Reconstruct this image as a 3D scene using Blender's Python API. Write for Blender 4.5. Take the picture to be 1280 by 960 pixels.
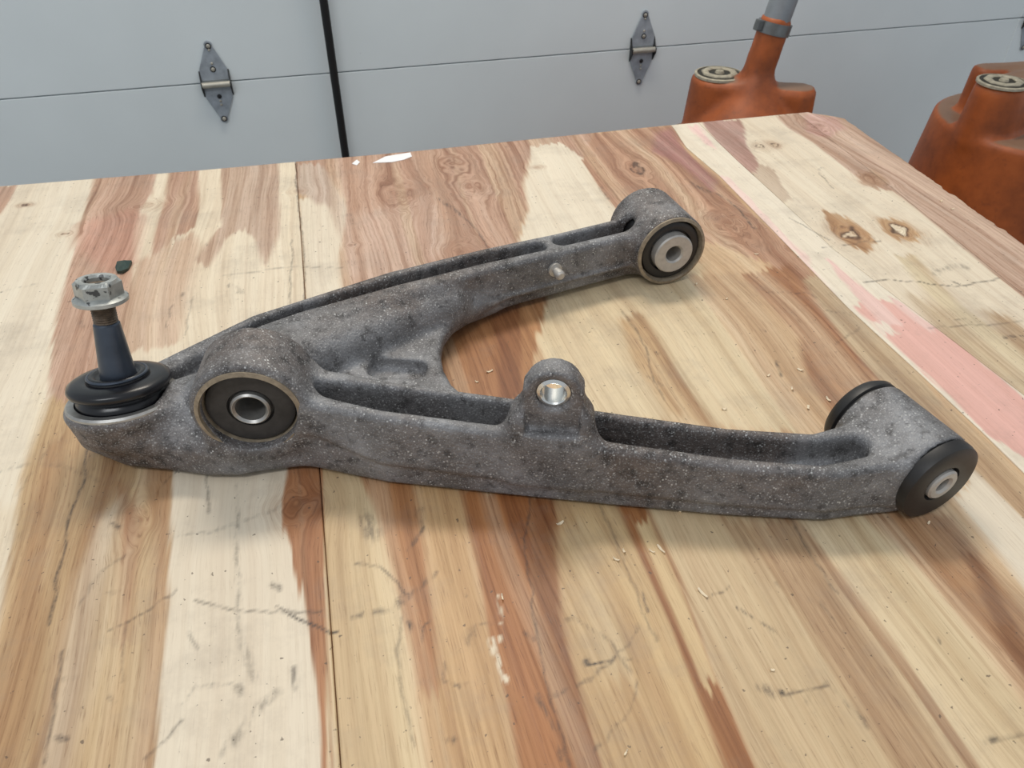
import bpy, bmesh, math
import numpy as np
from mathutils import Vector, Matrix

# ------------------------------------------------------------------ clearing
for o in list(bpy.data.objects):
    bpy.data.objects.remove(o)
SC = bpy.context.scene
COL = SC.collection
TZ = 0.85            # height of the table top above the floor
CH = 0.38            # camera height above the table top
FPX = 960.0          # focal length in pixels of the 1280x960 frame

# ------------------------------------------------------------------ camera
_t = 780.0           # horizon is 780 px above the picture centre
_y = np.array([-260.0, _t, -FPX]); _y /= np.linalg.norm(_y)
_z = np.array([0.0, FPX, _t]) / math.hypot(FPX, _t)
_x = np.cross(_y, _z)
RC = np.array([_x, _y, _z]).T                       # camera = RC @ world
cam_d = bpy.data.cameras.new('camera')
cam = bpy.data.objects.new('camera', cam_d)
COL.objects.link(cam)
cam_d.sensor_width = 36.0
cam_d.lens = FPX / 1280.0 * 36.0
cam_d.clip_start = 0.01
cam.matrix_world = Matrix.Translation((0, 0, TZ + CH)) @ Matrix([[float(v) for v in r] for r in RC.T]).to_4x4()
cam_d.dof.use_dof = True
cam_d.dof.focus_distance = 0.54
cam_d.dof.aperture_fstop = 24.0
SC.camera = cam


def un(px, py, z=0.0):
    """table-frame point on the height z seen at a pixel"""
    d = RC.T @ np.array([px - 640.0, 480.0 - py, -FPX])
    t = (z - CH) / d[2]
    return d * t + np.array([0, 0, CH])


# ------------------------------------------------------------------ world, lights, exposure
w = bpy.data.worlds.new('world'); SC.world = w; w.use_nodes = True
bgn = w.node_tree.nodes['Background']
bgn.inputs[0].default_value = (0.86, 0.93, 1.0, 1)
bgn.inputs[1].default_value = 0.37


def area(name, loc, rot, sx, sy, power, col):
    l = bpy.data.lights.new(name, 'AREA'); l.shape = 'RECTANGLE'; l.size = sx; l.size_y = sy
    l.energy = power; l.color = col
    o = bpy.data.objects.new(name, l); COL.objects.link(o); o.location = loc; o.rotation_euler = rot
    return o


# ceiling strip lamps of the garage
area('ceiling_lamp_back_offscreen', (0.25, 1.40, TZ + 1.75), (math.radians(-28), 0, 0), 1.2, 0.25, 15, (1.0, 0.91, 0.78))
area('ceiling_lamp_front_offscreen', (-0.9, -0.6, TZ + 1.9), (0, 0, 0), 1.2, 0.3, 12, (0.96, 0.98, 1.0))
SC.view_settings.view_transform = 'Standard'
SC.view_settings.look = 'None'
SC.view_settings.gamma = 1.0
SC.view_settings.use_curve_mapping = False
SC.view_settings.exposure = 0.56


# ------------------------------------------------------------------ helpers
def srgb(r, g, b, a=1.0):
    f = lambda c: (c / 255.0 / 12.92) if c / 255.0 <= 0.04045 else ((c / 255.0 + 0.055) / 1.055) ** 2.4
    return (f(r), f(g), f(b), a)


def link(name, mesh, mat=None, parent=None):
    o = bpy.data.objects.new(name, mesh); COL.objects.link(o)
    if mat is not None and not mesh.materials:
        mesh.materials.append(mat)
    if parent is not None:
        o.parent = parent
    return o


def empty(name, loc=(0, 0, 0), rz=0.0):
    o = bpy.data.objects.new(name, None); COL.objects.link(o)
    o.location = loc; o.rotation_euler = (0, 0, rz); o.empty_display_size = 0.05
    return o


def tag(o, label=None, cat=None, group=None, kind=None):
    if label: o['label'] = label
    if cat: o['category'] = cat
    if group: o['group'] = group
    if kind: o['kind'] = kind
    return o


def pydata(name, v, f, smooth=True):
    me = bpy.data.meshes.new(name)
    me.from_pydata([tuple(map(float, p)) for p in v], [], [tuple(int(i) for i in q) for q in f])
    me.update()
    if smooth:
        me.polygons.foreach_set('use_smooth', [True] * len(me.polygons))
    return me


def lathe(profile, seg=48, closed=False):
    """profile (r, z) rows revolved about z -> verts, faces"""
    v, f = [], []
    n = len(profile)
    for r, z in profile:
        for k in range(seg):
            a = 2 * math.pi * k / seg
            v.append((r * math.cos(a), r * math.sin(a), z))
    for i in range(n if closed else n - 1):
        j = (i + 1) % n
        for k in range(seg):
            k2 = (k + 1) % seg
            f.append((i * seg + k, i * seg + k2, j * seg + k2, j * seg + k))
    if not closed:
        if profile[0][0] > 1e-5: f.append(tuple(range(seg))[::-1])
        if profile[-1][0] > 1e-5: f.append(tuple((n - 1) * seg + k for k in range(seg)))
    return v, f


def lathe_obj(name, profile, mat, parent, mtx=None, seg=48, closed=False, sharp=35):
    v, f = lathe(profile, seg, closed)
    me = pydata(name, v, f)
    bm = bmesh.new(); bm.from_mesh(me)
    bmesh.ops.remove_doubles(bm, verts=bm.verts, dist=1e-6)
    bmesh.ops.recalc_face_normals(bm, faces=bm.faces)
    for e in bm.edges:
        if len(e.link_faces) == 2 and e.calc_face_angle(0) > math.radians(sharp): e.smooth = False
    if mtx is not None: bm.transform(mtx)
    bm.to_mesh(me); bm.free()
    return link(name, me, mat, parent)


def box_obj(name, lo, hi, mat, parent=None, bev=0.0, mtx=None):
    bm = bmesh.new()
    bmesh.ops.create_cube(bm, size=1.0)
    lo, hi = Vector(lo), Vector(hi)
    for v in bm.verts:
        v.co = Vector([lo[i] + (v.co[i] + 0.5) * (hi[i] - lo[i]) for i in range(3)])
    if bev > 0: bmesh.ops.bevel(bm, geom=list(bm.edges), offset=bev, segments=2, affect='EDGES', profile=0.6)
    if mtx is not None: bm.transform(mtx)
    me = bpy.data.meshes.new(name); bm.to_mesh(me); bm.free()
    return link(name, me, mat, parent)


def prism_obj(name, pts, y0, y1, mat, parent=None, bev=0.0, mtx=None):
    """outline pts (x, z) extruded along y"""
    bm = bmesh.new()
    a = [bm.verts.new((p[0], y0, p[1])) for p in pts]
    b = [bm.verts.new((p[0], y1, p[1])) for p in pts]
    bm.faces.new(a); bm.faces.new(b[::-1])
    n = len(pts)
    for i in range(n): bm.faces.new((a[i], b[i], b[(i + 1) % n], a[(i + 1) % n]))
    bmesh.ops.recalc_face_normals(bm, faces=bm.faces)
    if bev > 0: bmesh.ops.bevel(bm, geom=list(bm.edges), offset=bev, segments=1, affect='EDGES')
    if mtx is not None: bm.transform(mtx)
    me = bpy.data.meshes.new(name); bm.to_mesh(me); bm.free()
    return link(name, me, mat, parent)


def frame(origin, zdir, xhint=(0, 0, 1)):
    """matrix whose local z points along zdir"""
    z = Vector(zdir).normalized(); x = Vector(xhint); x = (x - z * x.dot(z)).normalized(); y = z.cross(x)
    return Matrix(((x.x, y.x, z.x, origin[0]), (x.y, y.y, z.y, origin[1]), (x.z, y.z, z.z, origin[2]), (0, 0, 0, 1)))


# value noise in numpy (fixed hash, no seed state)
def _hash(i, j, s):
    h = (i.astype(np.int64) * 374761393 + j.astype(np.int64) * 668265263 + s * 982451653) & 0x7fffffff
    h = ((h ^ (h >> 13)) * 1274126177) & 0x7fffffff
    h = h ^ (h >> 16)
    return (h & 0xffff) / 65535.0


def vnoise(x, y, s=0):
    i, j = np.floor(x), np.floor(y); fx, fy = x - i, y - j
    fx = fx * fx * (3 - 2 * fx); fy = fy * fy * (3 - 2 * fy)
    a, b = _hash(i, j, s), _hash(i + 1, j, s); c, d = _hash(i, j + 1, s), _hash(i + 1, j + 1, s)
    return (a + (b - a) * fx) * (1 - fy) + (c + (d - c) * fx) * fy


def fbm(x, y, s=0, n=4):
    r, a, t = 0, 1.0, 0
    for k in range(n):
        r = r + a * vnoise(x * 2 ** k, y * 2 ** k, s + k * 17); t += a; a *= 0.5
    return r / t


# ------------------------------------------------------------------ materials
class NT:
    def __init__(self, name):
        self.m = bpy.data.materials.new(name); self.m.use_nodes = True
        self.t = self.m.node_tree; self.n = self.t.nodes
        self.b = self.n['Principled BSDF']

    def node(self, kind, **kw):
        x = self.n.new(kind)
        for k, v in kw.items():
            if k in x.inputs.keys(): x.inputs[k].default_value = v
            else: setattr(x, k, v)
        return x

    def l(self, a, b): self.t.links.new(a, b)

    def noise(self, scale, detail=4, rough=0.55, vec=None, dist=0.0):
        x = self.node('ShaderNodeTexNoise'); x.inputs['Scale'].default_value = scale
        x.inputs['Detail'].default_value = detail; x.inputs['Roughness'].default_value = rough
        x.inputs['Distortion'].default_value = dist
        if vec is not None: self.l(vec, x.inputs['Vector'])
        return x.outputs['Fac']

    def ramp(self, fac, stops, interp='LINEAR'):
        x = self.node('ShaderNodeValToRGB'); x.color_ramp.interpolation = interp
        e = x.color_ramp.elements
        while len(e) < len(stops): e.new(0.5)
        for k, (p, c) in enumerate(stops):
            e[k].position = p; e[k].color = c if isinstance(c, tuple) else (c, c, c, 1)
        self.l(fac, x.inputs['Fac'])
        return x.outputs['Color']

    def mix(self, fac, a, b, mode='MIX'):
        x = self.node('ShaderNodeMix', data_type='RGBA', blend_type=mode)
        for s, v in ((x.inputs[0], fac), (x.inputs[6], a), (x.inputs[7], b)):
            if hasattr(v, 'is_output'): self.l(v, s)
            else: s.default_value = v
        return x.outputs[2]

    def math(self, op, a, b=0.0, c=None):
        x = self.node('ShaderNodeMath', operation=op)
        for s, v in zip(x.inputs, (a, b, c)):
            if v is None: continue
            if hasattr(v, 'is_output'): self.l(v, s)
            else: s.default_value = v
        return x.outputs[0]

    def co(self): return self.node('ShaderNodeTexCoord').outputs['Object']

    def mapping(self, vec, scale):
        x = self.node('ShaderNodeMapping'); x.inputs['Scale'].default_value = scale
        self.l(vec, x.inputs['Vector']); return x.outputs[0]

    def bump(self, h, strength=0.3, dist=0.001):
        x = self.node('ShaderNodeBump'); x.inputs['Strength'].default_value = strength
        x.inputs['Distance'].default_value = dist
        self.l(h, x.inputs['Height']); self.l(x.outputs[0], self.b.inputs['Normal'])

    def set(self, **kw):
        for k, v in kw.items():
            s = self.b.inputs[k.replace('_', ' ')]
            if hasattr(v, 'is_output'): self.l(v, s)
            else: s.default_value = v
        return self.m


def m_plain(name, col, rough=0.5, metal=0.0, var=0.12, scale=60.0, bump=0.0):
    t = NT(name); c = t.co(); n = t.noise(scale, 5, 0.6, c)
    f = t.ramp(n, [(0.3, 1.0 - var), (0.7, 1.0 + var * 0.6)])
    base = t.mix(1.0, col, f, 'MULTIPLY')
    if bump: t.bump(n, bump, 0.0006)
    return t.set(Base_Color=base, Roughness=rough, Metallic=metal)


def m_cast():
    t = NT('cast_aluminium'); c = t.co()
    big = t.noise(26, 5, 0.62, c); mid = t.noise(120, 4, 0.6, c); fine = t.noise(520, 3, 0.6, c)
    patch = t.noise(9, 3, 0.5, c)
    base = t.ramp(big, [(0.28, srgb(82, 80, 80)), (0.5, srgb(118, 117, 118)), (0.75, srgb(154, 155, 158))])
    brown = t.ramp(mid, [(0.35, srgb(66, 56, 51)), (0.7, srgb(112, 100, 93))])
    base = t.mix(t.ramp(patch, [(0.44, 0.0), (0.62, 0.75)]), base, brown)
    # dried dirt gathered in blotches
    base = t.mix(t.ramp(mid, [(0.33, 0.6), (0.47, 0.0)]), base, srgb(48, 45, 44))
    # white oxide speckles
    vo = t.node('ShaderNodeTexVoronoi', feature='F1'); vo.inputs['Scale'].default_value = 380; t.l(c, vo.inputs['Vector'])
    sp = t.ramp(vo.outputs['Distance'], [(0.14, 0.9), (0.30, 0.0)])
    gate = t.ramp(t.noise(38, 4, 0.65, c), [(0.40, 0.15), (0.60, 1.0)])
    some = t.ramp(vo.outputs['Color'], [(0.45, 0.0), (0.55, 1.0)])
    base = t.mix(t.mix(1.0, t.mix(1.0, sp, gate, 'MULTIPLY'), some, 'MULTIPLY'), base, srgb(200, 200, 198))
    bl = t.ramp(t.noise(210, 5, 0.7, c), [(0.55, 0.0), (0.72, 0.32)])
    base = t.mix(bl, base, srgb(160, 160, 160))
    sp2 = t.ramp(t.noise(900, 2, 0.5, c), [(0.58, 0.0), (0.66, 0.5)])
    base = t.mix(sp2, base, srgb(180, 180, 180))
    h = t.math('ADD', t.math('MULTIPLY', fine, 0.7), t.math('MULTIPLY', mid, 0.6))
    t.bump(h, 0.8, 0.0014)
    return t.set(Base_Color=base, Roughness=t.ramp(mid, [(0.3, 0.62), (0.7, 0.5)]), Metallic=0.25)


def m_wood(name='face_veneer'):
    t = NT(name)
    tone = t.node('ShaderNodeAttribute', attribute_name='tone').outputs['Color']
    gr = t.node('ShaderNodeAttribute', attribute_name='grain').outputs['Vector']
    ht = t.node('ShaderNodeAttribute', attribute_name='heart').outputs['Fac']
    dirt = t.node('ShaderNodeAttribute', attribute_name='dirt').outputs['Fac']
    co = t.co()
    g1 = t.noise(1.0, 6, 0.62, t.mapping(gr, (95, 1.6, 1)), 0.4)
    g2 = t.noise(1.0, 4, 0.6, t.mapping(gr, (420, 9, 1)))
    g3 = t.noise(1.0, 3, 0.5, t.mapping(gr, (1300, 60, 1)))
    g4 = t.noise(1.0, 3, 0.5, t.mapping(gr, (34, 0.9, 1)), 0.6)
    lines = t.ramp(g1, [(0.34, srgb(196, 172, 156)), (0.47, srgb(240, 232, 226)), (0.62, (1, 1, 1, 1)), (0.8, srgb(236, 222, 210))])
    wide = t.ramp(g4, [(0.36, srgb(206, 184, 170)), (0.55, (1, 1, 1, 1))])
    amt = t.math('ADD', t.math('MULTIPLY', ht, 0.85), 0.10)
    base = t.mix(amt, tone, t.mix(1.0, tone, lines, 'MULTIPLY'))
    base = t.mix(t.math('MULTIPLY', ht, 0.6), base, t.mix(1.0, base, wide, 'MULTIPLY'))
    base = t.mix(t.math('ADD', t.math('MULTIPLY', ht, 0.55), 0.10), base, t.mix(1.0, base, t.ramp(g2, [(0.30, srgb(190, 174, 158)), (0.56, (1.02, 1.02, 1.02, 1))]), 'MULTIPLY'))
    pores = t.math('MULTIPLY', t.ramp(g3, [(0.30, 0.75), (0.42, 0.0)]), t.math('ADD', t.math('MULTIPLY', ht, 0.6), 0.15))
    base = t.mix(pores, base, t.mix(1.0, base, srgb(150, 118, 92), 'MULTIPLY'))
    # grime: blotches, specks, drawn scuffs
    bl = t.ramp(t.noise(14, 8, 0.72, co), [(0.50, 0.0), (0.78, 0.42)])
    base = t.mix(bl, base, srgb(138, 124, 112))
    spk = t.ramp(t.noise(260, 2, 0.5, co), [(0.70, 0.0), (0.735, 0.7)])
    base = t.mix(spk, base, srgb(80, 66, 55))
    broken = t.ramp(t.noise(110, 6, 0.75, co), [(0.34, 0.20), (0.56, 1.0)])
    base = t.mix(t.mix(1.0, dirt, broken, 'MULTIPLY'), base, srgb(52, 46, 44))
    t.bump(t.math('ADD', g2, t.math('MULTIPLY', g3, 0.5)), 0.07, 0.0005)
    return t.set(Base_Color=base, Roughness=t.ramp(g2, [(0.3, 0.56), (0.7, 0.46)]), Specular_IOR_Level=0.5)


def m_door():
    t = NT('painted_door_skin'); c = t.co()
    n = t.noise(3.0, 4, 0.5, c); fine = t.noise(420, 2, 0.5, c)
    base = t.ramp(n, [(0.3, srgb(222, 230, 232)), (0.7, srgb(230, 238, 240))])
    spot = t.ramp(t.noise(46, 3, 0.6, c), [(0.73, 0.0), (0.78, 0.45)])
    base = t.mix(spot, base, srgb(130, 128, 124))
    t.bump(fine, 0.15, 0.0008)
    return t.set(Base_Color=base, Roughness=0.42)


def m_orange():
    t = NT('dirty_orange_plastic'); c = t.co()
    n = t.noise(9, 6, 0.65, c); f = t.noise(60, 4, 0.6, c)
    base = t.ramp(n, [(0.3, srgb(122, 60, 24)), (0.52, srgb(166, 84, 34)), (0.75, srgb(186, 102, 48))])
    base = t.mix(t.ramp(f, [(0.60, 0.0), (0.78, 0.55)]), base, srgb(88, 48, 30))
    geo = t.node('ShaderNodeNewGeometry'); sep = t.node('ShaderNodeSeparateXYZ'); t.l(geo.outputs['Normal'], sep.inputs[0])
    # settled dust on faces that look up
    up = t.ramp(sep.outputs['Z'], [(0.80, 0.0), (0.96, 0.78)])
    base = t.mix(t.mix(1.0, up, t.ramp(n, [(0.25, 0.65), (0.5, 1.0)]), 'MULTIPLY'), base, srgb(128, 112, 94))
    t.bump(f, 0.1, 0.001)
    return t.set(Base_Color=base, Roughness=0.5)


def m_nut():
    t = NT('chipped_zinc_nut'); c = t.co()
    n = t.noise(90, 4, 0.6, c); chips = t.noise(170, 3, 0.5, c)
    base = t.ramp(n, [(0.3, srgb(140, 143, 140)), (0.7, srgb(186, 188, 184))])
    base = t.mix(t.ramp(chips, [(0.60, 0.0), (0.64, 0.9)]), base, srgb(58, 58, 60))
    return t.set(Base_Color=base, Roughness=0.42, Metallic=0.45)


def m_concrete():
    t = NT('concrete'); c = t.co(); n = t.noise(5, 8, 0.65, c)
    return t.set(Base_Color=t.ramp(n, [(0.3, srgb(120, 118, 114)), (0.7, srgb(152, 150, 146))]), Roughness=0.7)


M = dict(
    cast=m_cast(), wood=m_wood(), door=m_door(), orange=m_orange(), concrete=m_concrete(),
    rubber=m_plain('black_rubber', srgb(34, 33, 33), 0.45, 0, 0.35, 90, 0.15),
    rubber_dusty=m_plain('dusty_rubber', srgb(52, 50, 49), 0.6, 0, 0.4, 120, 0.25),
    boot=m_plain('boot_rubber', srgb(22, 22, 26), 0.28, 0, 0.2, 60),
    steel=m_plain('zinc_steel', srgb(176, 174, 170), 0.38, 0.75, 0.22, 130, 0.1),
    sleeve=m_plain('sleeve_steel', srgb(186, 182, 176), 0.5, 0.45, 0.14, 200, 0.1),
    bright=m_plain('machined_aluminium', srgb(225, 225, 222), 0.22, 0.9, 0.08, 60),
    stud=m_plain('dark_stud_steel', srgb(74, 82, 94), 0.36, 0.55, 0.25, 40),
    nut=m_nut(),
    thread=m_plain('rusty_thread', srgb(120, 106, 92), 0.5, 0.5, 0.4, 300, 0.2),
    rim=m_plain('oxidised_rim', srgb(150, 136, 116), 0.6, 0.2, 0.35, 200, 0.3),
    hinge=m_plain('galvanised_hinge', srgb(160, 168, 176), 0.5, 0.1, 0.25, 60, 0.1),
    hingedk=m_plain('dark_hinge_bracket', srgb(40, 41, 43), 0.5, 0.3, 0.3, 60),
    pin=m_plain('hinge_roll', srgb(186, 182, 170), 0.4, 0.4, 0.2, 60),
    black=m_plain('black_paint', srgb(10, 10, 11), 0.55, 0, 0.2, 40),
    white=m_plain('film_glare_white', srgb(246, 246, 246), 0.18, 0, 0.02, 40),  # white stands in for the glare on clear film
    core=m_plain('plywood_core', srgb(120, 84, 54), 0.8, 0, 0.3, 80),
    timber=m_plain('softwood_timber', srgb(190, 158, 116), 0.7, 0, 0.2, 30),
    chip=m_plain('wood_shaving', srgb(232, 214, 184), 0.7, 0, 0.12, 200),
    green=m_plain('dark_green_scrap', srgb(30, 52, 44), 0.4, 0, 0.3, 200),
    grey_pipe=m_plain('grey_pipe', srgb(150, 154, 158), 0.4, 0.5, 0.12, 40),
    cap=m_plain('dusty_cap', srgb(176, 168, 148), 0.6, 0.1, 0.35, 120, 0.2),
    capdk=m_plain('cap_hollow', srgb(46, 42, 32), 0.6, 0.1, 0.35, 120),
    clamp=m_plain('clamp_band', srgb(128, 130, 130), 0.35, 0.7, 0.25, 60),
)


# ------------------------------------------------------------------ signed distance modelling
class SDF:
    def __init__(self, lo, hi, h):
        self.lo = np.array(lo, np.float64); self.h = h
        self.n = np.ceil((np.array(hi) - self.lo) / h).astype(int) + 1
        self.d = np.full(self.n, 1.0, np.float32)
        self.ax = [(self.lo[i] + h * np.arange(self.n[i])).astype(np.float32) for i in range(3)]

    def sub(self, lo, hi, pad):
        s = []
        for i in range(3):
            a = int(max(0, math.floor((lo[i] - pad - self.lo[i]) / self.h)))
            b = int(min(self.n[i], math.ceil((hi[i] + pad - self.lo[i]) / self.h) + 1))
            s.append(slice(a, b))
        x, y, z = self.ax[0][s[0]], self.ax[1][s[1]], self.ax[2][s[2]]
        return tuple(s), x[:, None, None], y[None, :, None], z[None, None, :]

    @staticmethod
    def smin(a, b, k):
        if k <= 0: return np.minimum(a, b)
        h = np.maximum(k - np.abs(a - b), 0) / k
        return np.minimum(a, b) - h * h * k * 0.25

    def add(self, fn, lo, hi, k=0.0):
        s, x, y, z = self.sub(lo, hi, 0.012 + k * 2)
        self.d[s] = self.smin(self.d[s], fn(x, y, z), k)

    def cut(self, fn, lo, hi, k=0.0):
        s, x, y, z = self.sub(lo, hi, 0.012 + k * 2)
        self.d[s] = -self.smin(-self.d[s], fn(x, y, z), k)

    def mesh(self, name):
        d, h = self.d, self.h
        S = d < 0
        c = [(0, 0, 0), (1, 0, 0), (0, 1, 0), (1, 1, 0), (0, 0, 1), (1, 0, 1), (0, 1, 1), (1, 1, 1)]
        nx, ny, nz = d.shape
        cnt = np.zeros((nx - 1, ny - 1, nz - 1), np.int8)
        for i, j, k in c: cnt += S[i:nx - 1 + i, j:ny - 1 + j, k:nz - 1 + k]
        act = (cnt > 0) & (cnt < 8)
        ci = np.argwhere(act)
        idx = np.full(act.shape, -1, np.int64); idx[act] = np.arange(len(ci))
        val = np.stack([d[ci[:, 0] + i, ci[:, 1] + j, ci[:, 2] + k] for i, j, k in c], 1)
        acc = np.zeros((len(ci), 3)); num = np.zeros(len(ci))
        cc = np.array(c, float)
        for a in range(8):
            for b in range(a + 1, 8):
                if np.abs(cc[a] - cc[b]).sum() != 1: continue
                m = (val[:, a] < 0) != (val[:, b] < 0)
                t = np.where(m, val[:, a] / np.where(m, val[:, a] - val[:, b], 1), 0)
                acc += np.where(m[:, None], cc[a] + (cc[b] - cc[a]) * t[:, None], 0); num += m
        v = self.lo + h * (ci + acc / num[:, None])
        quads = []
        for ax in range(3):
            o1, o2 = [(1, 2), (2, 0), (0, 1)][ax]
            sa = [slice(None)] * 3; sb = [slice(None)] * 3
            sa[ax] = slice(0, -1); sb[ax] = slice(1, None)
            e = S[tuple(sa)] != S[tuple(sb)]
            p = np.argwhere(e)
            ok = np.all(p > 0, 1) & (p[:, 0] < nx - 1) & (p[:, 1] < ny - 1) & (p[:, 2] < nz - 1)
            p = p[ok]
            u = np.zeros(3, int); u[o1] = 1; w_ = np.zeros(3, int); w_[o2] = 1
            q = np.stack([idx[tuple((p - u - w_).T)], idx[tuple((p - w_).T)], idx[tuple(p.T)], idx[tuple((p - u).T)]], 1)
            flip = ~S[tuple(p.T)]
            q[flip] = q[flip][:, ::-1]
            quads.append(q)
        q = np.concatenate(quads)
        me = bpy.data.meshes.new(name)
        me.vertices.add(len(v)); me.vertices.foreach_set('co', v.astype(np.float32).ravel())
        me.loops.add(q.size); me.loops.foreach_set('vertex_index', q.astype(np.int32).ravel())
        me.polygons.add(len(q)); me.polygons.foreach_set('loop_start', np.arange(0, q.size, 4, dtype=np.int32))
        me.polygons.foreach_set('use_smooth', np.ones(len(q), bool))
        me.update(calc_edges=True); me.validate()
        return me


def s_cyl(a, b, r, rnd=0.0, r2=None):
    """capped (optionally tapered) cylinder from a to b"""
    a = np.array(a, np.float32); b = np.array(b, np.float32); L = float(np.linalg.norm(b - a)); u = (b - a) / L
    r2 = r if r2 is None else r2

    def fn(x, y, z):
        t = (x - a[0]) * u[0] + (y - a[1]) * u[1] + (z - a[2]) * u[2]
        q2 = (x - a[0]) ** 2 + (y - a[1]) ** 2 + (z - a[2]) ** 2 - t * t
        rr = r + (r2 - r) * np.clip(t / L, 0, 1)
        dr = np.sqrt(np.maximum(q2, 0)) - rr + rnd
        dz = np.abs(t - L / 2) - L / 2 + rnd
        return np.minimum(np.maximum(dr, dz), 0) + np.sqrt(np.maximum(dr, 0) ** 2 + np.maximum(dz, 0) ** 2) - rnd
    m = max(r, r2)
    return fn, np.minimum(a, b) - m, np.maximum(a, b) + m


def s_cone(a, b, ra, rb):
    """round-ended cone"""
    a = np.array(a, np.float32); b = np.array(b, np.float32); L2 = float(((b - a) ** 2).sum()); m = max(ra, rb)

    def fn(x, y, z):
        t = np.clip(((x - a[0]) * (b - a)[0] + (y - a[1]) * (b - a)[1] + (z - a[2]) * (b - a)[2]) / L2, 0, 1)
        return np.sqrt((x - a[0] - (b - a)[0] * t) ** 2 + (y - a[1] - (b - a)[1] * t) ** 2 + (z - a[2] - (b - a)[2] * t) ** 2) - (ra + (rb - ra) * t)
    return fn, np.minimum(a, b) - m, np.maximum(a, b) + m


def poly_sd(pts, x, y):
    """signed distance (negative inside) of points to a polygon"""
    x, y = np.broadcast_arrays(x, y)
    d = np.full(x.shape, 1e9); ins = np.zeros(x.shape, bool); n = len(pts)
    for i in range(n):
        ax, ay = pts[i][:2]; bx, by = pts[(i + 1) % n][:2]
        ex, ey = bx - ax, by - ay
        t = np.clip(((x - ax) * ex + (y - ay) * ey) / (ex * ex + ey * ey + 1e-12), 0, 1)
        d = np.minimum(d, (x - ax - ex * t) ** 2 + (y - ay - ey * t) ** 2)
        if abs(by - ay) > 1e-12:
            ins ^= ((ay > y) != (by > y)) & (x < ex * (y - ay) / (by - ay) + ax)
    d = np.sqrt(d)
    return np.where(ins, -d, d)


def s_plan(pts, z0, z1, rnd=0.004):
    p = np.array([tuple(q)[:2] for q in pts], float)

    def fn(x, y, z):
        d2 = poly_sd(p, x[:, :, 0], y[:, :, 0]).astype(np.float32)[:, :, None] + rnd
        dz = np.abs(z - (z0 + z1) / 2) - (z1 - z0) / 2 + rnd
        return np.minimum(np.maximum(d2, dz), 0) + np.sqrt(np.maximum(d2, 0) ** 2 + np.maximum(dz, 0) ** 2) - rnd
    lo, hi = p.min(0), p.max(0)
    return fn, (lo[0], lo[1], z0), (hi[0], hi[1], z1)


def s_box(c, ux, half, rnd, uz=(0, 0, 1)):
    """oriented box; ux = local x direction, local z = uz"""
    X = np.array(ux, float); X /= np.linalg.norm(X); Z = np.array(uz, float); Z -= X * (Z @ X); Z /= np.linalg.norm(Z); Y = np.cross(Z, X)

    def fn(x, y, z):
        q = []
        for ax, h in zip((X, Y, Z), half):
            q.append(np.abs((x - c[0]) * np.float32(ax[0]) + (y - c[1]) * np.float32(ax[1]) + (z - c[2]) * np.float32(ax[2])) - np.float32(h - rnd))
        o = np.sqrt(sum(np.maximum(v, 0) ** 2 for v in q))
        return o + np.minimum(np.maximum(np.maximum(q[0], q[1]), q[2]), 0) - rnd
    m = float(np.linalg.norm(half))
    return fn, np.array(c) - m, np.array(c) + m


def s_beam(st, part='solid', rnd=0.004):
    """st rows: x, y, half width, z bottom, z top; a section swept along a plan polyline.
       part 'solid' gives the outer bar; the same call with smaller rows makes channels"""
    st = np.array([tuple(r) + ((r[2],) if len(r) == 5 else ()) for r in st], float)     # 6th column: half width at the top

    def fn(x, y, z):
        X, Y = np.broadcast_arrays(x[:, :, 0], y[:, :, 0])
        best = np.full(X.shape, 1e9); W = np.zeros(X.shape); WT = np.zeros(X.shape); B = np.zeros(X.shape); T = np.zeros(X.shape); D = np.zeros(X.shape)
        for a, b in zip(st[:-1], st[1:]):
            e = b[:2] - a[:2]
            t = np.clip(((X - a[0]) * e[0] + (Y - a[1]) * e[1]) / (e @ e), 0, 1)
            d = np.hypot(X - a[0] - e[0] * t, Y - a[1] - e[1] * t)
            m = d < best
            best = np.where(m, d, best)
            W = np.where(m, a[2] + (b[2] - a[2]) * t, W); WT = np.where(m, a[-1] + (b[-1] - a[-1]) * t, WT); B = np.where(m, a[3] + (b[3] - a[3]) * t, B); T = np.where(m, a[4] + (b[4] - a[4]) * t, T)
        f = np.float32
        up = np.clip((z - B.astype(f)[:, :, None]) / np.maximum(T - B, 1e-4).astype(f)[:, :, None], 0, 1)
        d2 = best.astype(f)[:, :, None] - (W.astype(f)[:, :, None] + (WT - W).astype(f)[:, :, None] * up) + f(rnd)
        mid = ((B + T) / 2).astype(f)[:, :, None]; hh = ((T - B) / 2).astype(f)[:, :, None]
        dz = np.abs(z - mid) - hh + f(rnd)
        return np.minimum(np.maximum(d2, dz), 0) + np.sqrt(np.maximum(d2, 0) ** 2 + np.maximum(dz, 0) ** 2) - f(rnd)
    m = st[:, 2].max()
    return fn, (st[:, 0].min() - m, st[:, 1].min() - m, st[:, 3].min()), (st[:, 0].max() + m, st[:, 1].max() + m, st[:, 4].max())


# ------------------------------------------------------------------ structure: floor, garage door, wall
DA = math.atan2(0.0525138, 0.9986202)                # the door is turned a little against the table
DP = Vector((0.15918698, 1.82075041, TZ - 0.16186501))   # a point of the panel joint
DM = Matrix.Translation(DP) @ Matrix.Rotation(DA, 4, 'Z')  # local x along the door, y away from the room, z up; z=0 is the joint


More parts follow.
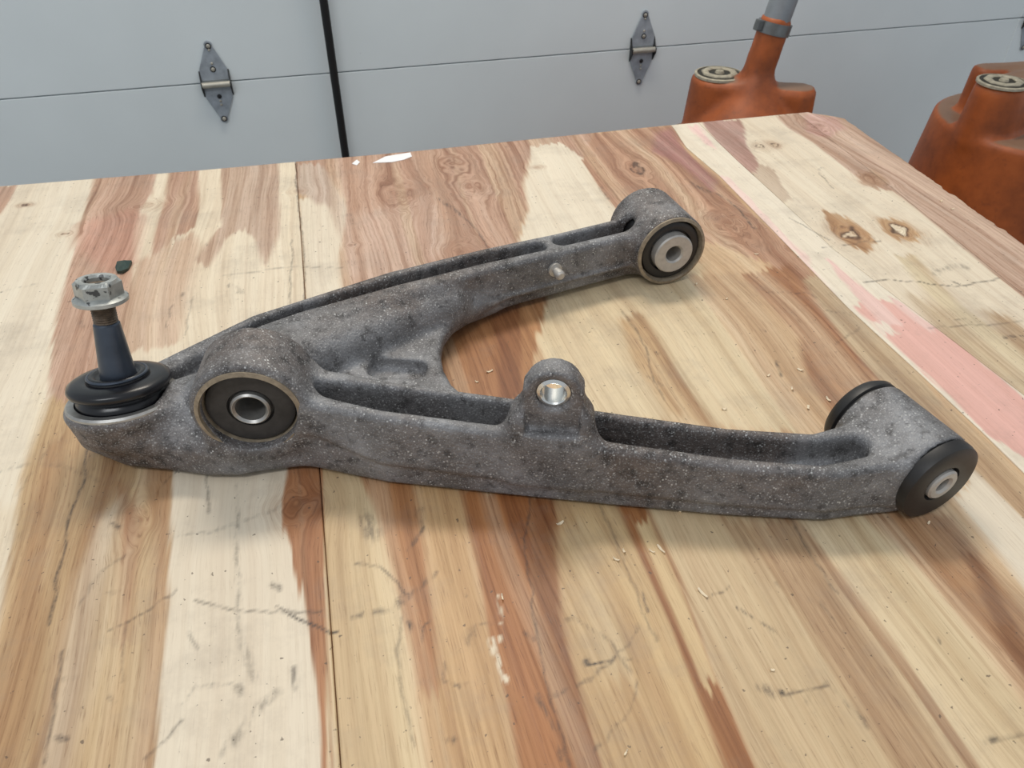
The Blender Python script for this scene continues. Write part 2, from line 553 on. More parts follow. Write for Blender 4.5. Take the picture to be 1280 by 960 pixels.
def build_setting():
    fl = box_obj('floor', (-3.2, -2.2, -0.1), (3.6, 2.6, 0.0), M['concrete'])
    tag(fl, kind='structure')
    root = empty('door_1'); root.matrix_world = DM
    tag(root, 'white sectional garage door with steel hinges along its panel joint', kind='structure')
    zb = -(TZ - 0.16186501)
    hts = [zb, 0.0, 0.533, 1.066, 1.6]
    for i in range(4):
        lo, hi = hts[i], hts[i + 1]
        p = box_obj('door_panel', (-2.6, 0.0, lo + 0.0012), (1.75, 0.045, hi - 0.0012), M['door'], root, bev=0.0012)
    # end stile: a shallow cover strip folded over the panel ends
    for i in range(4):
        box_obj('end_stile', (1.648, -0.0018, hts[i] + 0.003), (1.752, 0.0, hts[i + 1] - 0.003), M['door'], root, bev=0.0006)
    wl = box_obj('wall_back', (1.80, -0.02, zb), (3.3, 0.12, 1.9), M['concrete'], mtx=DM)
    tag(wl, kind='structure')

    def hinge(u, flip=1):
        # leaf outlines (x, z) about the joint: wide at the barrel, tapering to a round tip
        def leaf(sg, lean):
            wv = 0.028
            pts = [(-wv, 0.006), (wv, 0.006), (wv, 0.030)]
            tip = (lean, 0.078)
            for k in range(7):
                a = math.radians(-20 + 220 * k / 6)
                pts.append((tip[0] + 0.0085 * math.cos(a), tip[1] + 0.0085 * math.sin(a)))
            pts.append((-wv, 0.030))
            return [(p[0], p[1] * sg) for p in pts]
        lean = 0.001 * flip
        up = prism_obj('hinge', leaf(1, lean), -0.0052, -0.0022, M['hinge'], root, bev=0.0004, mtx=Matrix.Translation((u, 0, 0)))
        up['label'] = 'grey steel diamond-shaped hinge across the door joint'
        prism_obj('lower_leaf', leaf(-1, -lean), -0.0048, -0.0018, M['hinge'], up, bev=0.0004, mtx=Matrix.Translation((u, 0, 0)))
        # rolled barrel with side cheeks standing off the door
        lathe_obj('barrel', [(0.0, -0.029), (0.0062, -0.029), (0.0062, 0.029), (0.0, 0.029)], M['pin'], up,
                  mtx=frame((u, -0.0125, -0.001), (1, 0, 0)), seg=20)
        for s in (-1, 1):
            pr_ = [(-0.016, 0.0), (-0.0185, 0.004), (-0.0185, -0.007), (-0.0025, -0.028), (-0.0015, 0.026)]
            bm = bmesh.new()
            x0 = u + s * 0.0285; x1 = u + s * 0.0312
            a = [bm.verts.new((x0, p[0], p[1])) for p in pr_]; b = [bm.verts.new((x1, p[0], p[1])) for p in pr_]
            bm.faces.new(a); bm.faces.new(b[::-1])
            for i in range(5): bm.faces.new((a[i], b[i], b[(i + 1) % 5], a[(i + 1) % 5]))
            bmesh.ops.recalc_face_normals(bm, faces=bm.faces)
            me = bpy.data.meshes.new('hinge_cheek'); bm.to_mesh(me); bm.free()
            link('hinge_cheek', me, M['hingedk'], up)
        # screw heads with dark rims, and the small punched dots
        for (x, z, r, m_) in ((lean, 0.076, 0.0042, 'pin'), (0.0, 0.029, 0.0040, 'pin'), (lean * .3, 0.041, 0.0026, 'pin'), (lean * .8, 0.068, 0.0022, 'pin'),
                              (0.0, -0.028, 0.0048, 'hingedk'), (0.0, -0.038, 0.0026, 'pin'), (0.0, -0.046, 0.0026, 'pin'), (-0.001, -0.077, 0.0042, 'pin')):
            lathe_obj('screw', [(0.0, 0.0), (r, 0.0), (r, 0.0014), (r * 0.6, 0.0024), (0.0, 0.0026)], M[m_], up,
                      mtx=frame((u + x, -0.0052, z), (0, -1, 0)), seg=14)
            if r > 0.0038 and m_ == 'pin':
                lathe_obj('screw_washer', [(r + 0.0002, 0.0), (r + 0.0022, 0.0), (r + 0.0022, 0.0008), (r + 0.0002, 0.0008)], M['hingedk'], up,
                          mtx=frame((u + x, -0.0052, z), (0, -1, 0)), seg=14, closed=True)
    hinge(-0.436, 1)
    hinge(0.551, -1)
    hinge(1.695, 1)
    # dark pole standing just in front of the door
    p = lathe_obj('pole', [(0.0, 0.0), (0.022, 0.0), (0.022, 0.006), (0.0088, 0.010), (0.0088, 2.25), (0.0, 2.25)], M['black'], None, seg=24)
    base = DM @ Vector((-0.186, -0.028, 0)); p.location = (base.x, base.y, 0.0)
    tag(p, 'thin matte black upright pole standing against the white garage door', 'pole')


build_setting()

# ------------------------------------------------------------------ the plywood table top
CREAM = (228, 212, 184); WHITE = (230, 217, 193); TAN = (208, 178, 134); BROWN = (176, 130, 92); ORANGE = (188, 130, 78)
PINKB = (204, 168, 144); GREYT = (196, 174, 146); DARKB = (140, 96, 66); PINK = (230, 182, 170); PUTTY = (240, 226, 196); MAUVE = (196, 158, 146)
# patches of veneer colour: pixel outline, colour, soft edge (m), heartwood figure 0..1
PATCH = [
    # --- left of the long joint, behind the arm
    ([(-700, 300), (118, 218), (103, 280), (98, 300), (75, 400), (47, 490), (27, 600), (8, 760), (-10, 850), (-700, 960)], WHITE, .004, .12),
    ([(-60, 240), (20, 232), (14, 250), (0, 268), (-60, 300)], PINKB, .004, .6),
    ([(-40, 640), (22, 640), (6, 770), (-15, 900), (-60, 900)], CREAM, .01, .3),
    ([(118, 218), (196, 208), (192, 240), (176, 262), (166, 285), (164, 330), (166, 372), (150, 430), (130, 520), (60, 520), (72, 400), (98, 300), (103, 280)], PINKB, .003, .9),
    ([(212, 208), (246, 206), (249, 250), (240, 285), (214, 300), (190, 350), (178, 400), (165, 420), (170, 380), (188, 320), (196, 280), (206, 250)], PINKB, .004, .8),
    ([(150, 400), (170, 330), (240, 290), (250, 310), (236, 360), (222, 430), (150, 440)], (222, 196, 170), .010, .6),
    ([(276, 206), (348, 198), (348, 290), (345, 300), (338, 318), (331, 332), (318, 300), (300, 285), (282, 300), (262, 330), (240, 330), (268, 290), (277, 281)], (206, 180, 158), .004, .7),
    ([(100, 280), (160, 260), (180, 270), (168, 330), (130, 340), (98, 310)], (208, 160, 138), .012, .9),
    # --- left, in front
    ([(8, 760), (27, 600), (60, 500), (150, 500), (216, 560), (215, 600), (213, 750), (202, 960), (-30, 980), (-12, 850)], TAN, .005, .8),
    ([(60, 560), (85, 540), (60, 700), (48, 840), (30, 960), (-20, 960), (18, 800), (40, 640)], (196, 160, 116), .006, .9),
    ([(150, 600), (175, 640), (168, 720), (160, 800), (150, 800), (152, 720)], BROWN, .008, .9),
    ([(182, 560), (216, 560), (214, 750), (203, 960), (180, 960), (194, 750), (190, 650)], (182, 140, 98), .006, .8),
    ([(95, 720), (120, 650), (150, 620), (140, 700), (110, 860), (95, 960), (70, 960)], CREAM, .012, .5),
    ([(216, 560), (362, 560), (356, 600), (352, 630), (362, 680), (384, 780), (399, 880), (408, 960), (203, 960), (213, 750)], (226, 211, 186), .002, .05),
    ([(362, 560), (400, 560), (405, 680), (413, 800), (420, 960), (408, 960), (399, 880), (384, 780), (364, 690), (353, 650), (352, 625), (358, 595)], (182, 126, 84), .0022, .8),
    # --- between joint and pink strip, far half
    ([(372, 196), (440, 190), (500, 184), (690, 168), (740, 164), (738, 200), (705, 196), (664, 192), (655, 230), (662, 260), (648, 290), (655, 330), (480, 420), (430, 380), (420, 300), (432, 250), (410, 225), (372, 225)], PINKB, .004, 1.0),
    ([(374, 250), (420, 240), (432, 262), (424, 320), (430, 360), (440, 400), (384, 400)], WHITE, .005, .2),
    ([(372, 205), (400, 205), (430, 250), (425, 300), (410, 260), (372, 240)], (210, 190, 172), .006, .6),
    ([(664, 184), (700, 178), (742, 205), (760, 245), (776, 262), (762, 288), (655, 318), (648, 300), (662, 262), (655, 230)], WHITE, .004, .12),
    ([(440, 270), (540, 240), (560, 300), (530, 340), (470, 360), (440, 340)], (214, 184, 164), .015, .9),
    ([(728, 200), (742, 166), (838, 156), (858, 190), (905, 235), (975, 300), (1062, 392), (1145, 470), (1190, 520), (1120, 500), (1040, 420), (960, 330), (880, 300), (800, 300), (770, 262), (750, 235)], (200, 158, 128), .004, 1.0),
    ([(820, 165), (840, 160), (858, 190), (895, 225), (890, 240), (850, 205), (815, 190)], (184, 132, 124), .008, .8),
    ([(925, 345), (985, 330), (1020, 380), (1090, 470), (1110, 500), (1060, 540), (1010, 470), (1000, 420)], (178, 126, 84), .006, 1.0),
    ([(1000, 350), (1022, 345), (1150, 470), (1190, 520), (1130, 510), (1060, 430)], (206, 182, 146), .003, .6),
    # --- inside the V of the arm
    ([(540, 380), (690, 350), (690, 385), (672, 420), (655, 500), (540, 500)], (190, 136, 88), .004, .8),
    ([(610, 390), (648, 380), (652, 500), (625, 500), (622, 440)], (164, 108, 66), .004, .8),
    ([(690, 325), (800, 305), (880, 330), (900, 400), (950, 470), (1000, 540), (700, 520), (690, 470), (672, 430)], (224, 202, 162), .006, .35),
    ([(860, 345), (920, 340), (985, 430), (1050, 540), (1000, 540), (940, 450)], (212, 180, 140), .006, .7),
    ([(770, 400), (800, 390), (850, 470), (900, 540), (840, 520), (790, 450)], (206, 172, 126), .006, .8),
    # --- in front of the arm, joint to pink strip
    ([(400, 560), (445, 580), (470, 640), (497, 720), (520, 820), (540, 960), (424, 960), (412, 800), (404, 680)], (218, 192, 148), .004, .4),
    ([(445, 580), (520, 590), (530, 640), (540, 720), (560, 860), (530, 880), (522, 830), (502, 760), (475, 660)], (186, 130, 82), .004, .8),
    ([(520, 590), (580, 610), (590, 680), (600, 740), (618, 820), (640, 960), (540, 960), (528, 870), (555, 860), (548, 760), (536, 680)], (208, 168, 118), .005, .6),
    ([(578, 610), (662, 615), (667, 690), (668, 780), (690, 860), (735, 960), (645, 960), (632, 870), (612, 800), (600, 700)], (188, 126, 74), .003, .8),
    ([(660, 615), (694, 620), (698, 700), (700, 770), (724, 860), (760, 960), (735, 960), (690, 860), (668, 780), (664, 690)], (176, 124, 80), .003, .9),
    ([(692, 618), (770, 620), (800, 690), (838, 780), (880, 880), (905, 960), (760, 960), (722, 860), (702, 770)], (216, 184, 134), .004, .5),
    ([(700, 660), (730, 650), (770, 760), (790, 850), (760, 860), (725, 780)], (222, 196, 150), .012, .3),
    ([(768, 625), (806, 625), (850, 722), (890, 840), (945, 960), (905, 960), (868, 860), (838, 780), (806, 710)], (174, 116, 68), .003, .7),
    ([(795, 650), (815, 650), (860, 760), (895, 860), (880, 860), (845, 770)], (220, 190, 140), .003, .3),
    ([(806, 625), (985, 640), (1060, 740), (1150, 860), (1225, 960), (945, 960), (890, 840), (850, 722)], (216, 190, 148), .003, .45),
    ([(972, 635), (990, 635), (1050, 715), (1120, 800), (1190, 910), (1230, 960), (1212, 960), (1150, 870), (1068, 760), (1010, 690)], (172, 128, 86), .003, .6),
    ([(905, 650), (990, 645), (1060, 750), (1130, 860), (1180, 960), (1120, 960), (1060, 850), (1000, 760)], (202, 172, 132), .012, .8),
    ([(990, 640), (1100, 640), (1180, 740), (1260, 850), (1340, 960), (1235, 960), (1150, 850), (1060, 725)], (220, 196, 154), .004, .4),
    ([(1080, 640), (1185, 640), (1240, 715), (1300, 790), (1400, 930), (1400, 1000), (1300, 900), (1240, 810), (1160, 720)], (190, 146, 104), .004, .9),
    ([(1200, 690), (1218, 690), (1275, 790), (1330, 880), (1310, 890), (1255, 800)], (150, 104, 68), .003, .8),
    ([(1190, 620), (1225, 580), (1300, 650), (1420, 780), (1420, 900), (1300, 760)], (230, 216, 192), .004, .15),
    ([(1160, 500), (1200, 520), (1300, 620), (1420, 740), (1420, 790), (1290, 660), (1215, 585)], (212, 184, 146), .003, .6),
    # --- right hand veneer
    ([(876, 150), (925, 150), (935, 185), (948, 205), (946, 222), (938, 226), (905, 195)], MAUVE, .003, .7),
    ([(938, 226), (948, 205), (965, 210), (988, 250), (978, 256), (960, 245)], (214, 196, 172), .003, .5),
    ([(1002, 138), (1060, 150), (1110, 186), (1160, 222), (1214, 262), (1300, 320), (1400, 400), (1400, 480), (1280, 372), (1208, 312), (1140, 256), (1118, 240), (1080, 232), (1050, 205), (1015, 178), (985, 160), (970, 146)], (214, 184, 162), .003, .7),
    ([(1005, 142), (1045, 146), (1054, 160), (1035, 172), (1010, 166)], (216, 176, 164), .005, .9),
    ([(1070, 218), (1095, 212), (1112, 226), (1096, 236), (1075, 230)], (200, 166, 136), .004, .6),
    ([(1028, 262), (1060, 272), (1092, 296), (1088, 316), (1064, 308), (1042, 290)], (206, 166, 120), .004, .7),
    ([(1096, 272), (1130, 276), (1150, 292), (1146, 302), (1118, 300), (1100, 288)], (208, 170, 126), .004, .7),
    ([(1120, 320), (1140, 318), (1200, 380), (1260, 420), (1300, 450), (1290, 490), (1230, 440), (1170, 380)], (222, 204, 168), .006, .5),
    ([(1140, 370), (1190, 390), (1280, 460), (1340, 520), (1300, 530), (1200, 450)], (214, 194, 160), .010, .6),
    ([(1230, 390), (1260, 395), (1330, 450), (1330, 480), (1280, 440)], (200, 174, 140), .010, .7),
]
STRIP_PAINT = [   # pink spray inside the pale strip
    ([(1068, 384), (1080, 372), (1110, 376), (1170, 408), (1290, 505), (1420, 620), (1400, 700), (1300, 585), (1230, 540), (1160, 470), (1110, 425)], PINK, .0025, .1),
    ([(1030, 322), (1040, 326), (1080, 360), (1130, 405), (1100, 405), (1062, 360)], (234, 200, 190), .0025, .1),
    ([(1108, 368), (1130, 380), (1165, 406), (1160, 414), (1120, 384)], (234, 200, 190), .002, .1),
    ([(1085, 400), (1110, 404), (1124, 418), (1100, 416)], (236, 222, 206), .002, .1),
    ([(860, 158), (872, 156), (888, 176), (895, 185), (884, 182)], (238, 204, 196), .003, .1),
    ([(896, 218), (912, 222), (960, 270), (985, 300), (1000, 316), (985, 310), (950, 275)], (240, 214, 204), .002, .1),
    ([(985, 300), (1010, 320), (1022, 345), (1040, 365), (1020, 350)], (238, 208, 198), .004, .1),
]
# knots: pixel, radius of the eye (m), dark amount, length along the grain
KNOTS = [((565, 204), .012, .55, 1.5), ((592, 234), .013, .5, 1.6), ((500, 242), .016, .55, 1.5), ((582, 318), .013, .45, 1.4), ((182, 257), .013, .6, .6),
         ((798, 211), .011, .9, 1.8), ((910, 281), .016, .5, 1.3), ((1022, 157), .012, .6, 1.2), ((1065, 292), .012, .9, 1.2), ((1125, 287), .012, .9, 1.2),
         ((949, 183), .007, .8, 1.2), ((968, 180), .006, .8, 1.2), ((1091, 224), .010, .5, 1.2), ((375, 632), .010, .6, 1.0), ((442, 306), .004, .9, .7), ((33, 256), .005, .8, .6),
         ((82, 292), .005, .9, .6), ((373, 239), .006, .7, .6), ((172, 648), .007, .6, 1.8), ((673, 209), .005, .7, .6)]
# dark cracks, scuffs and smudges: pixel polyline, half width (m), strength
MARKS = [
    ([(110, 562), (104, 600), (88, 640), (72, 720), (62, 782)], .0009, .8), ([(78, 815), (66, 880), (56, 955)], .0007, .6), ([(160, 780), (152, 850)], .0006, .5),
    ([(259, 560), (259, 640)], .0006, .6), ([(296, 605), (297, 680), (298, 790)], .0022, .45), ([(222, 738), (190, 762), (140, 790)], .0012, .6),
    ([(244, 750), (270, 758), (300, 764), (400, 764)], .0009, .6), ([(342, 756), (372, 773), (412, 790), (424, 792)], .0009, .95), ([(340, 730), (350, 736)], .0030, .9),
    ([(369, 838), (371, 860)], .0030, .7), ([(225, 900), (200, 930), (182, 948)], .0010, .6), ([(230, 880), (245, 860), (290, 855)], .0014, .4),
    ([(345, 865), (320, 890), (280, 940)], .0040, .5), ([(300, 860), (305, 868)], .0030, .6), ([(235, 790), (245, 810)], .0006, .5), ([(200, 610), (235, 580)], .0014, .6),
    ([(215, 670), (260, 665), (290, 655), (340, 640), (356, 630)], .0018, .35), ([(300, 800), (310, 830), (320, 850)], .0035, .35),
    ([(140, 655), (150, 660)], .0022, .85), ([(70, 920), (80, 922)], .0020, .85), ([(160, 690), (120, 720), (100, 760)], .0018, .35), ([(135, 870), (145, 880)], .0015, .5),
    ([(0, 590), (30, 580), (80, 582), (120, 600)], .0022, .30), ([(130, 740), (150, 740)], .0016, .4), ([(75, 850), (100, 845)], .002, .4),
    ([(458, 650), (466, 668)], .0080, .55), ([(455, 640), (470, 650)], .004, .4), ([(528, 640), (530, 655)], .0045, .5), ([(532, 660), (520, 675), (506, 686)], .0016, .7), ([(545, 715), (525, 735), (505, 752), (490, 762), (470, 765), (440, 770)], .0024, .6),
    ([(500, 752), (510, 745)], .0028, .8), ([(445, 705), (475, 708), (500, 730), (508, 745)], .0008, .6), ([(510, 780), (512, 784)], .0030, .9), ([(525, 800), (528, 785), (540, 778)], .0008, .6),
    ([(579, 743), (581, 745)], .0016, .8), ([(555, 830), (552, 850), (575, 858), (582, 855)], .0014, .6), ([(560, 925), (566, 922)], .0022, .8), ([(595, 780), (615, 778)], .0018, .5),
    ([(592, 790), (590, 800)], .006, .4), ([(500, 770), (495, 820), (502, 880), (516, 930)], .0010, .4),
    ([(662, 622), (655, 680), (660, 720), (676, 810), (690, 880), (712, 960)], .0010, .55), ([(674, 870), (690, 910), (705, 950)], .0022, .6), ([(655, 790), (668, 800)], .0018, .6),
    ([(705, 775), (722, 775), (760, 800), (790, 840)], .0016, .4), ([(733, 828), (735, 832), (750, 830), (768, 822)], .0012, .85), ([(732, 826), (734, 829)], .0028, 1.0),
    ([(666, 875), (700, 868), (738, 850), (765, 826), (790, 800), (796, 780)], .0014, .5), ([(784, 826), (800, 828), (800, 850), (780, 900), (745, 940)], .0014, .45),
    ([(745, 620), (775, 690), (800, 760), (820, 800)], .0008, .4), ([(800, 740), (812, 765)], .0010, .8), ([(882, 750), (908, 732)], .0014, .6), ([(922, 760), (970, 790)], .0014, .75),
    ([(952, 858), (966, 866)], .0040, .75), ([(968, 863), (976, 865)], .0024, 1.0), ([(980, 868), (1005, 863), (1040, 858)], .0012, .6), ([(1040, 856), (1060, 880), (1085, 910)], .0020, .55), ([(1010, 862), (1012, 878)], .003, .4),
    ([(1030, 756), (1050, 780), (1058, 795)], .0014, .5), ([(1172, 798), (1176, 803)], .0018, .85), ([(972, 730), (978, 734)], .002, .5), ([(1236, 928), (1248, 924)], .0022, .75), ([(1250, 926), (1280, 916)], .0010, .4),
    ([(905, 640), (960, 652)], .0022, .3), ([(982, 640), (1012, 690), (1045, 740)], .0006, .6), ([(780, 390), (800, 420), (830, 500)], .0006, .6), ([(810, 470), (830, 482)], .0014, .5),
    ([(1080, 353), (1105, 350), (1150, 352), (1165, 356), (1200, 358), (1250, 348)], .0009, .75), ([(1190, 352), (1206, 358)], .0022, .7), ([(1160, 410), (1200, 408), (1280, 402)], .0010, .5),
    ([(1255, 422), (1262, 420), (1280, 420)], .0024, .9), ([(1168, 342), (1200, 330), (1208, 335)], .0045, .45), ([(1030, 310), (1080, 302), (1102, 302)], .0009, .6),
    ([(985, 272), (1010, 285), (1036, 300)], .0007, .6), ([(1024, 216), (1042, 236)], .0010, .6), ([(1022, 212), (1030, 210)], .0022, .5), ([(1195, 400), (1206, 398)], .0022, .7),
    ([(1160, 330), (1175, 342)], .0016, .4), ([(960, 365), (1010, 366), (1020, 372)], .0018, .45), ([(1030, 388), (1060, 392), (1068, 396)], .0016, .45), ([(1045, 430), (1075, 410)], .0012, .4),
    ([(857, 224), (875, 234), (900, 244), (925, 262), (942, 285)], .0022, .85), ([(866, 232), (885, 240)], .0050, .55), ([(546, 248), (562, 258), (578, 270)], .0042, .65), ([(578, 270), (598, 290), (612, 312)], .0009, .6),
    ([(437, 268), (442, 280)], .0035, .5), ([(750, 234), (760, 248)], .0035, .65), ([(795, 268), (776, 270), (770, 272)], .0035, .65), ([(794, 205), (802, 218)], .0060, .5),
    ([(971, 452), (976, 470)], .0022, .7), ([(950, 412), (955, 414)], .0022, .8), ([(1010, 360), (1012, 362)], .0016, .7), ([(0, 365), (45, 355)], .0022, .35), ([(20, 620), (60, 560)], .0018, .3),
    ([(365, 300), (362, 380)], .0006, .6), ([(370, 204), (372, 250), (378, 300), (382, 386)], .0007, .7), ([(280, 345), (370, 333), (430, 335)], .0010, .4), ([(288, 357), (302, 366)], .0045, .5), ([(240, 370), (232, 420)], .0006, .4), ([(215, 380), (208, 410)], .0006, .5),
    ([(290, 356), (288, 360)], .002, .8), ([(228, 366), (226, 370)], .002, .8), ([(118, 310), (120, 312)], .0018, .8), ([(258, 306), (261, 307)], .0018, .9), ([(100, 400), (104, 408)], .004, .35),
    ([(760, 375), (762, 372)], .002, .7), ([(818, 440), (822, 442)], .002, .7),
]
FRAYED = [((623, 745), (628, 800), .0017), ((616, 800), (630, 850), .0022)]      # bare scraped white fibres


def build_table():
    root = empty('plywood_table', (0, 0, 0))
    tag(root, 'large workbench topped with streaky cream and brown plywood', 'table')
    ys = [0.20]
    y = -0.06
    rows = [-0.32, -0.2, -0.12]
    y = -0.06
    while y < 0.97:
        rows.append(y)
        y += 0.0013 + 0.0022 * max(0.0, (y - 0.12)) / 0.8
    rows = np.array(rows)

    def lin(p):    # boundary x(y) from two table points
        (x0, y0), (x1, y1) = p
        return lambda yy: x0 + (x1 - x0) * (yy - y0) / (y1 - y0)
    fb = lambda yy: 0.0   # noqa
    b_left = lambda yy: np.full_like(yy, -1.05)
    b_seam = lambda yy: np.interp(yy, [-.35, .185, .395, .604, .93, 1.0], [-.027, -.046, -.053, -.062, -.073, -.075])
    b_pl = lambda yy: np.interp(yy, [-.35, .333, .413, .501, .625, .787, .875, .945, 1.0], [.425, .420, .417, .4125, .414, .4155, .4095, .417, .420])
    b_pr = lambda yy: np.interp(yy, [-.35, .363, .46, .6, .735, .827, .946, 1.0], [.51, .480, .470, .4555, .4555, .455, .457, .458])
    b_wr = lambda yy: np.interp(yy, [-.35, .489, .576, .675, .704, 1.0], [.558, .582, .587, .593, .595, .608])
    b_right = lambda yy: np.interp(yy, [-.35, .571, .749, .905, .930, .942, .952, .96, 1.0], [.645, .6485, .653, .658, .6585, .649, .640, .628, .60])
    backy = lambda xx: np.interp(xx, [-1.05, -.405, -.185, .074, .397, .66], [.930, .931, .930, .935, .952, .961])
    seams = [b_left, b_seam, b_pl, b_pr, b_wr, b_right]
    nxs = [(0.0020, -0.45), 0, 0, 0, 0]
    def low(p):      # outlines that reach the picture's lower edge go on along the grain
        return p if p[1] < 945 else (380 + (p[0] - 380) * 1600 / (p[1] + 300), 1300)

    def soft(c):     # wood tones a little greyer than read off the picture
        m = sum(c) / 3
        return srgb(*[m + (v - m) * .90 for v in c])[:3]
    patches = [(np.array([un(*low(p))[:2] for p in pts]), soft(c), s, h) for pts, c, s, h in PATCH]
    paints = [(np.array([un(*p)[:2] for p in pts]), srgb(*c)[:3], s, h) for pts, c, s, h in STRIP_PAINT]
    knots = [(un(*p)[:2], r, d, el) for p, r, d, el in KNOTS]
    marks = [(np.array([un(*p)[:2] for p in pts]), hw, st) for pts, hw, st in MARKS]
    for si in range(5):
        L, Rr = seams[si](rows), seams[si + 1](rows)
        width = float(np.mean(Rr - L))
        if si == 0:
            xl = np.concatenate([np.linspace(0, 0.55, 24, endpoint=False), np.linspace(0.55, 1, 380)])
        else:
            xl = np.linspace(0, 1, max(12, int(width / 0.0011)))
        g = 0.0004
        X = (L + (g if si else 0))[:, None] + ((Rr - (g if si < 4 else 0)) - (L + (g if si else 0)))[:, None] * xl[None, :]
        if si == 4:  # splintered saw cut on the free edge
            jag = (fbm(rows * 60, rows * 0 + .3, 5, 3) - .5) * .0030 + np.where(np.abs(rows - .66) < .10, (fbm(rows * 110, rows * 0 + .7, 9, 3) - .5) * .006, 0)
            X = X + jag[:, None] * np.clip((xl[None, :] - .9) * 10, 0, 1)
        Y0 = np.repeat(rows[:, None], len(xl), 1)
        # end the sheet at its slightly skewed far edge
        top = backy(X)
        Y = rows[0] + (Y0 - rows[0]) * 1.0
        Y = np.where(Y0 > .90, .90 + (Y0 - .90) / (rows[-1] - .90) * (top - .90), Y0)
        x, y_ = X.ravel(), Y.ravel()
        ptx = x + (fbm(x * 420, y_ * 10, 3, 3) - .5) * .0050 + (fbm(x * 30, y_ * 5, 31, 3) - .5) * .007
        pty = y_ + (fbm(x * 420, y_ * 10, 7, 3) - .5) * .022
        base = {0: WHITE, 1: (214, 184, 146), 2: (234, 223, 203), 3: (231, 218, 195), 4: (212, 186, 160)}[si]
        tone = np.tile(np.array(srgb(*base)[:3]), (len(x), 1))
        heart = np.full(len(x), {0: .25, 1: .6, 2: .06, 3: .15, 4: .7}[si])

        def paint(lst, tone, heart, wx, wy):
            for pts, c, s, h in lst:
                lo, hi = pts.min(0) - .04, pts.max(0) + .04
                m = (wx > lo[0]) & (wx < hi[0]) & (wy > lo[1]) & (wy < hi[1])
                if not m.any(): continue
                a = np.clip(.5 - poly_sd(pts, wx[m], wy[m]) / (2 * s * (.25 + 1.1 * vnoise(wx[m] * 25, wy[m] * 14, 77))), 0, 1); a = a * a * (3 - 2 * a)
                tone[m] += (np.array(c) - tone[m]) * a[:, None]; heart[m] += (h - heart[m]) * a
        if si != 2: paint(patches, tone, heart, ptx, pty)
        if si == 2: paint(paints, tone, heart, x + (fbm(x * 300, y_ * 40, 3, 3) - .5) * .006, y_ + (fbm(x * 300, y_ * 30, 8, 3) - .5) * .02)
        # grain flows round knots
        u = x - (b_seam(y_) + .06) * .9 + (fbm(x * 6, y_ * 3.0, 12, 3) - .5) * .035
        dirt = np.zeros(len(x))
        k1 = fbm(u * 55, y_ * 1.3, 51, 4); k2 = fbm(u * 150, y_ * 2.5, 61, 3)
        a = (np.clip((k1 - .50) * 2.6, 0, .55) * (.25 + .75 * heart))[:, None]
        tone = tone * (1 - a) + tone * np.array([.76, .67, .57]) * a
        a = (np.clip((.46 - k1) * 2.2, 0, .5) * heart)[:, None]
        tone = tone * (1 - a) + np.array(srgb(226, 206, 176)[:3]) * a
        tone = tone * (1 + (k2 - .5) * .24 * (.3 + .7 * heart))[:, None]
        for (c, r, dk, el) in knots:
            dx, dy = x - c[0], (y_ - c[1]) / el
            dx = dx + (fbm(x * 90, y_ * 90, 23, 2) - .5) * r * 1.2; dy = dy + (fbm(x * 90, y_ * 90, 29, 2) - .5) * r * 1.2
            rr = np.sqrt(dx * dx + dy * dy) + 1e-6
            near = np.exp(-(rr / (r * 4.5)) ** 2)
            u = u + near * (rr * 1.15 - np.abs(dx)) * np.sign(dx) * 0 - dx * (r * r * 3.0) / (rr * rr + r * r * 1.2) * near
            heart = np.maximum(heart, .9 * np.exp(-(rr / (r * 2.2)) ** 2))
            ring = .5 + .5 * np.cos(rr / r * 9.0)
            a = np.clip(.34 * ring * np.exp(-(rr / (r * 1.6)) ** 2), 0, 1)[:, None]
            tone = tone * (1 - a) + np.array(srgb(160, 112, 82)[:3]) * a
            a = (dk * .55 * np.clip(1.25 - rr / r * 2.0, 0, 1))[:, None]
            tone = tone * (1 - a) + np.array(srgb(140, 96, 66)[:3]) * a
            if dk > .75:   # torn eye: dark rim, pale filler in the bigger ones
                a = np.exp(-((rr - r * .62) / (r * .16)) ** 2)[:, None] * .85
                tone = tone * (1 - a) + np.array(srgb(74, 50, 36)[:3]) * a
                if r > .0055 and c[0] > .4:
                    a = np.clip((r * .58 - rr) / (r * .12), 0, 1)[:, None]
                    tone = tone * (1 - a) + np.array(srgb(242, 230, 204)[:3]) * a
        wob = (fbm(x * 90, y_ * 90, 41, 3) - .5) * .005
        for pts, hw, st in marks:
            lo, hi = pts.min(0) - .012, pts.max(0) + .012
            m = np.where((x > lo[0]) & (x < hi[0]) & (y_ > lo[1]) & (y_ < hi[1]))[0]
            if len(m) == 0: continue
            d = np.full(len(m), 1e9); xx, yy = x[m] + wob[m], y_[m] - wob[m]
            for a, b in zip(pts[:-1], pts[1:]):
                e = b - a; t = np.clip(((xx - a[0]) * e[0] + (yy - a[1]) * e[1]) / (e @ e + 1e-12), 0, 1)
                d = np.minimum(d, np.hypot(xx - a[0] - e[0] * t, yy - a[1] - e[1] * t))
            ww = max(hw * .65, .00085)
            rag = 1.0 if hw < .0013 else np.clip((fbm(x[m] * 620, y_[m] * 130, 88, 3) - .34) * 4.0, .12, 1)
            dirt[m] = np.maximum(dirt[m], st * rag * min(1, hw / ww + .15) * np.clip(1.35 - d / ww * .85, 0, 1))
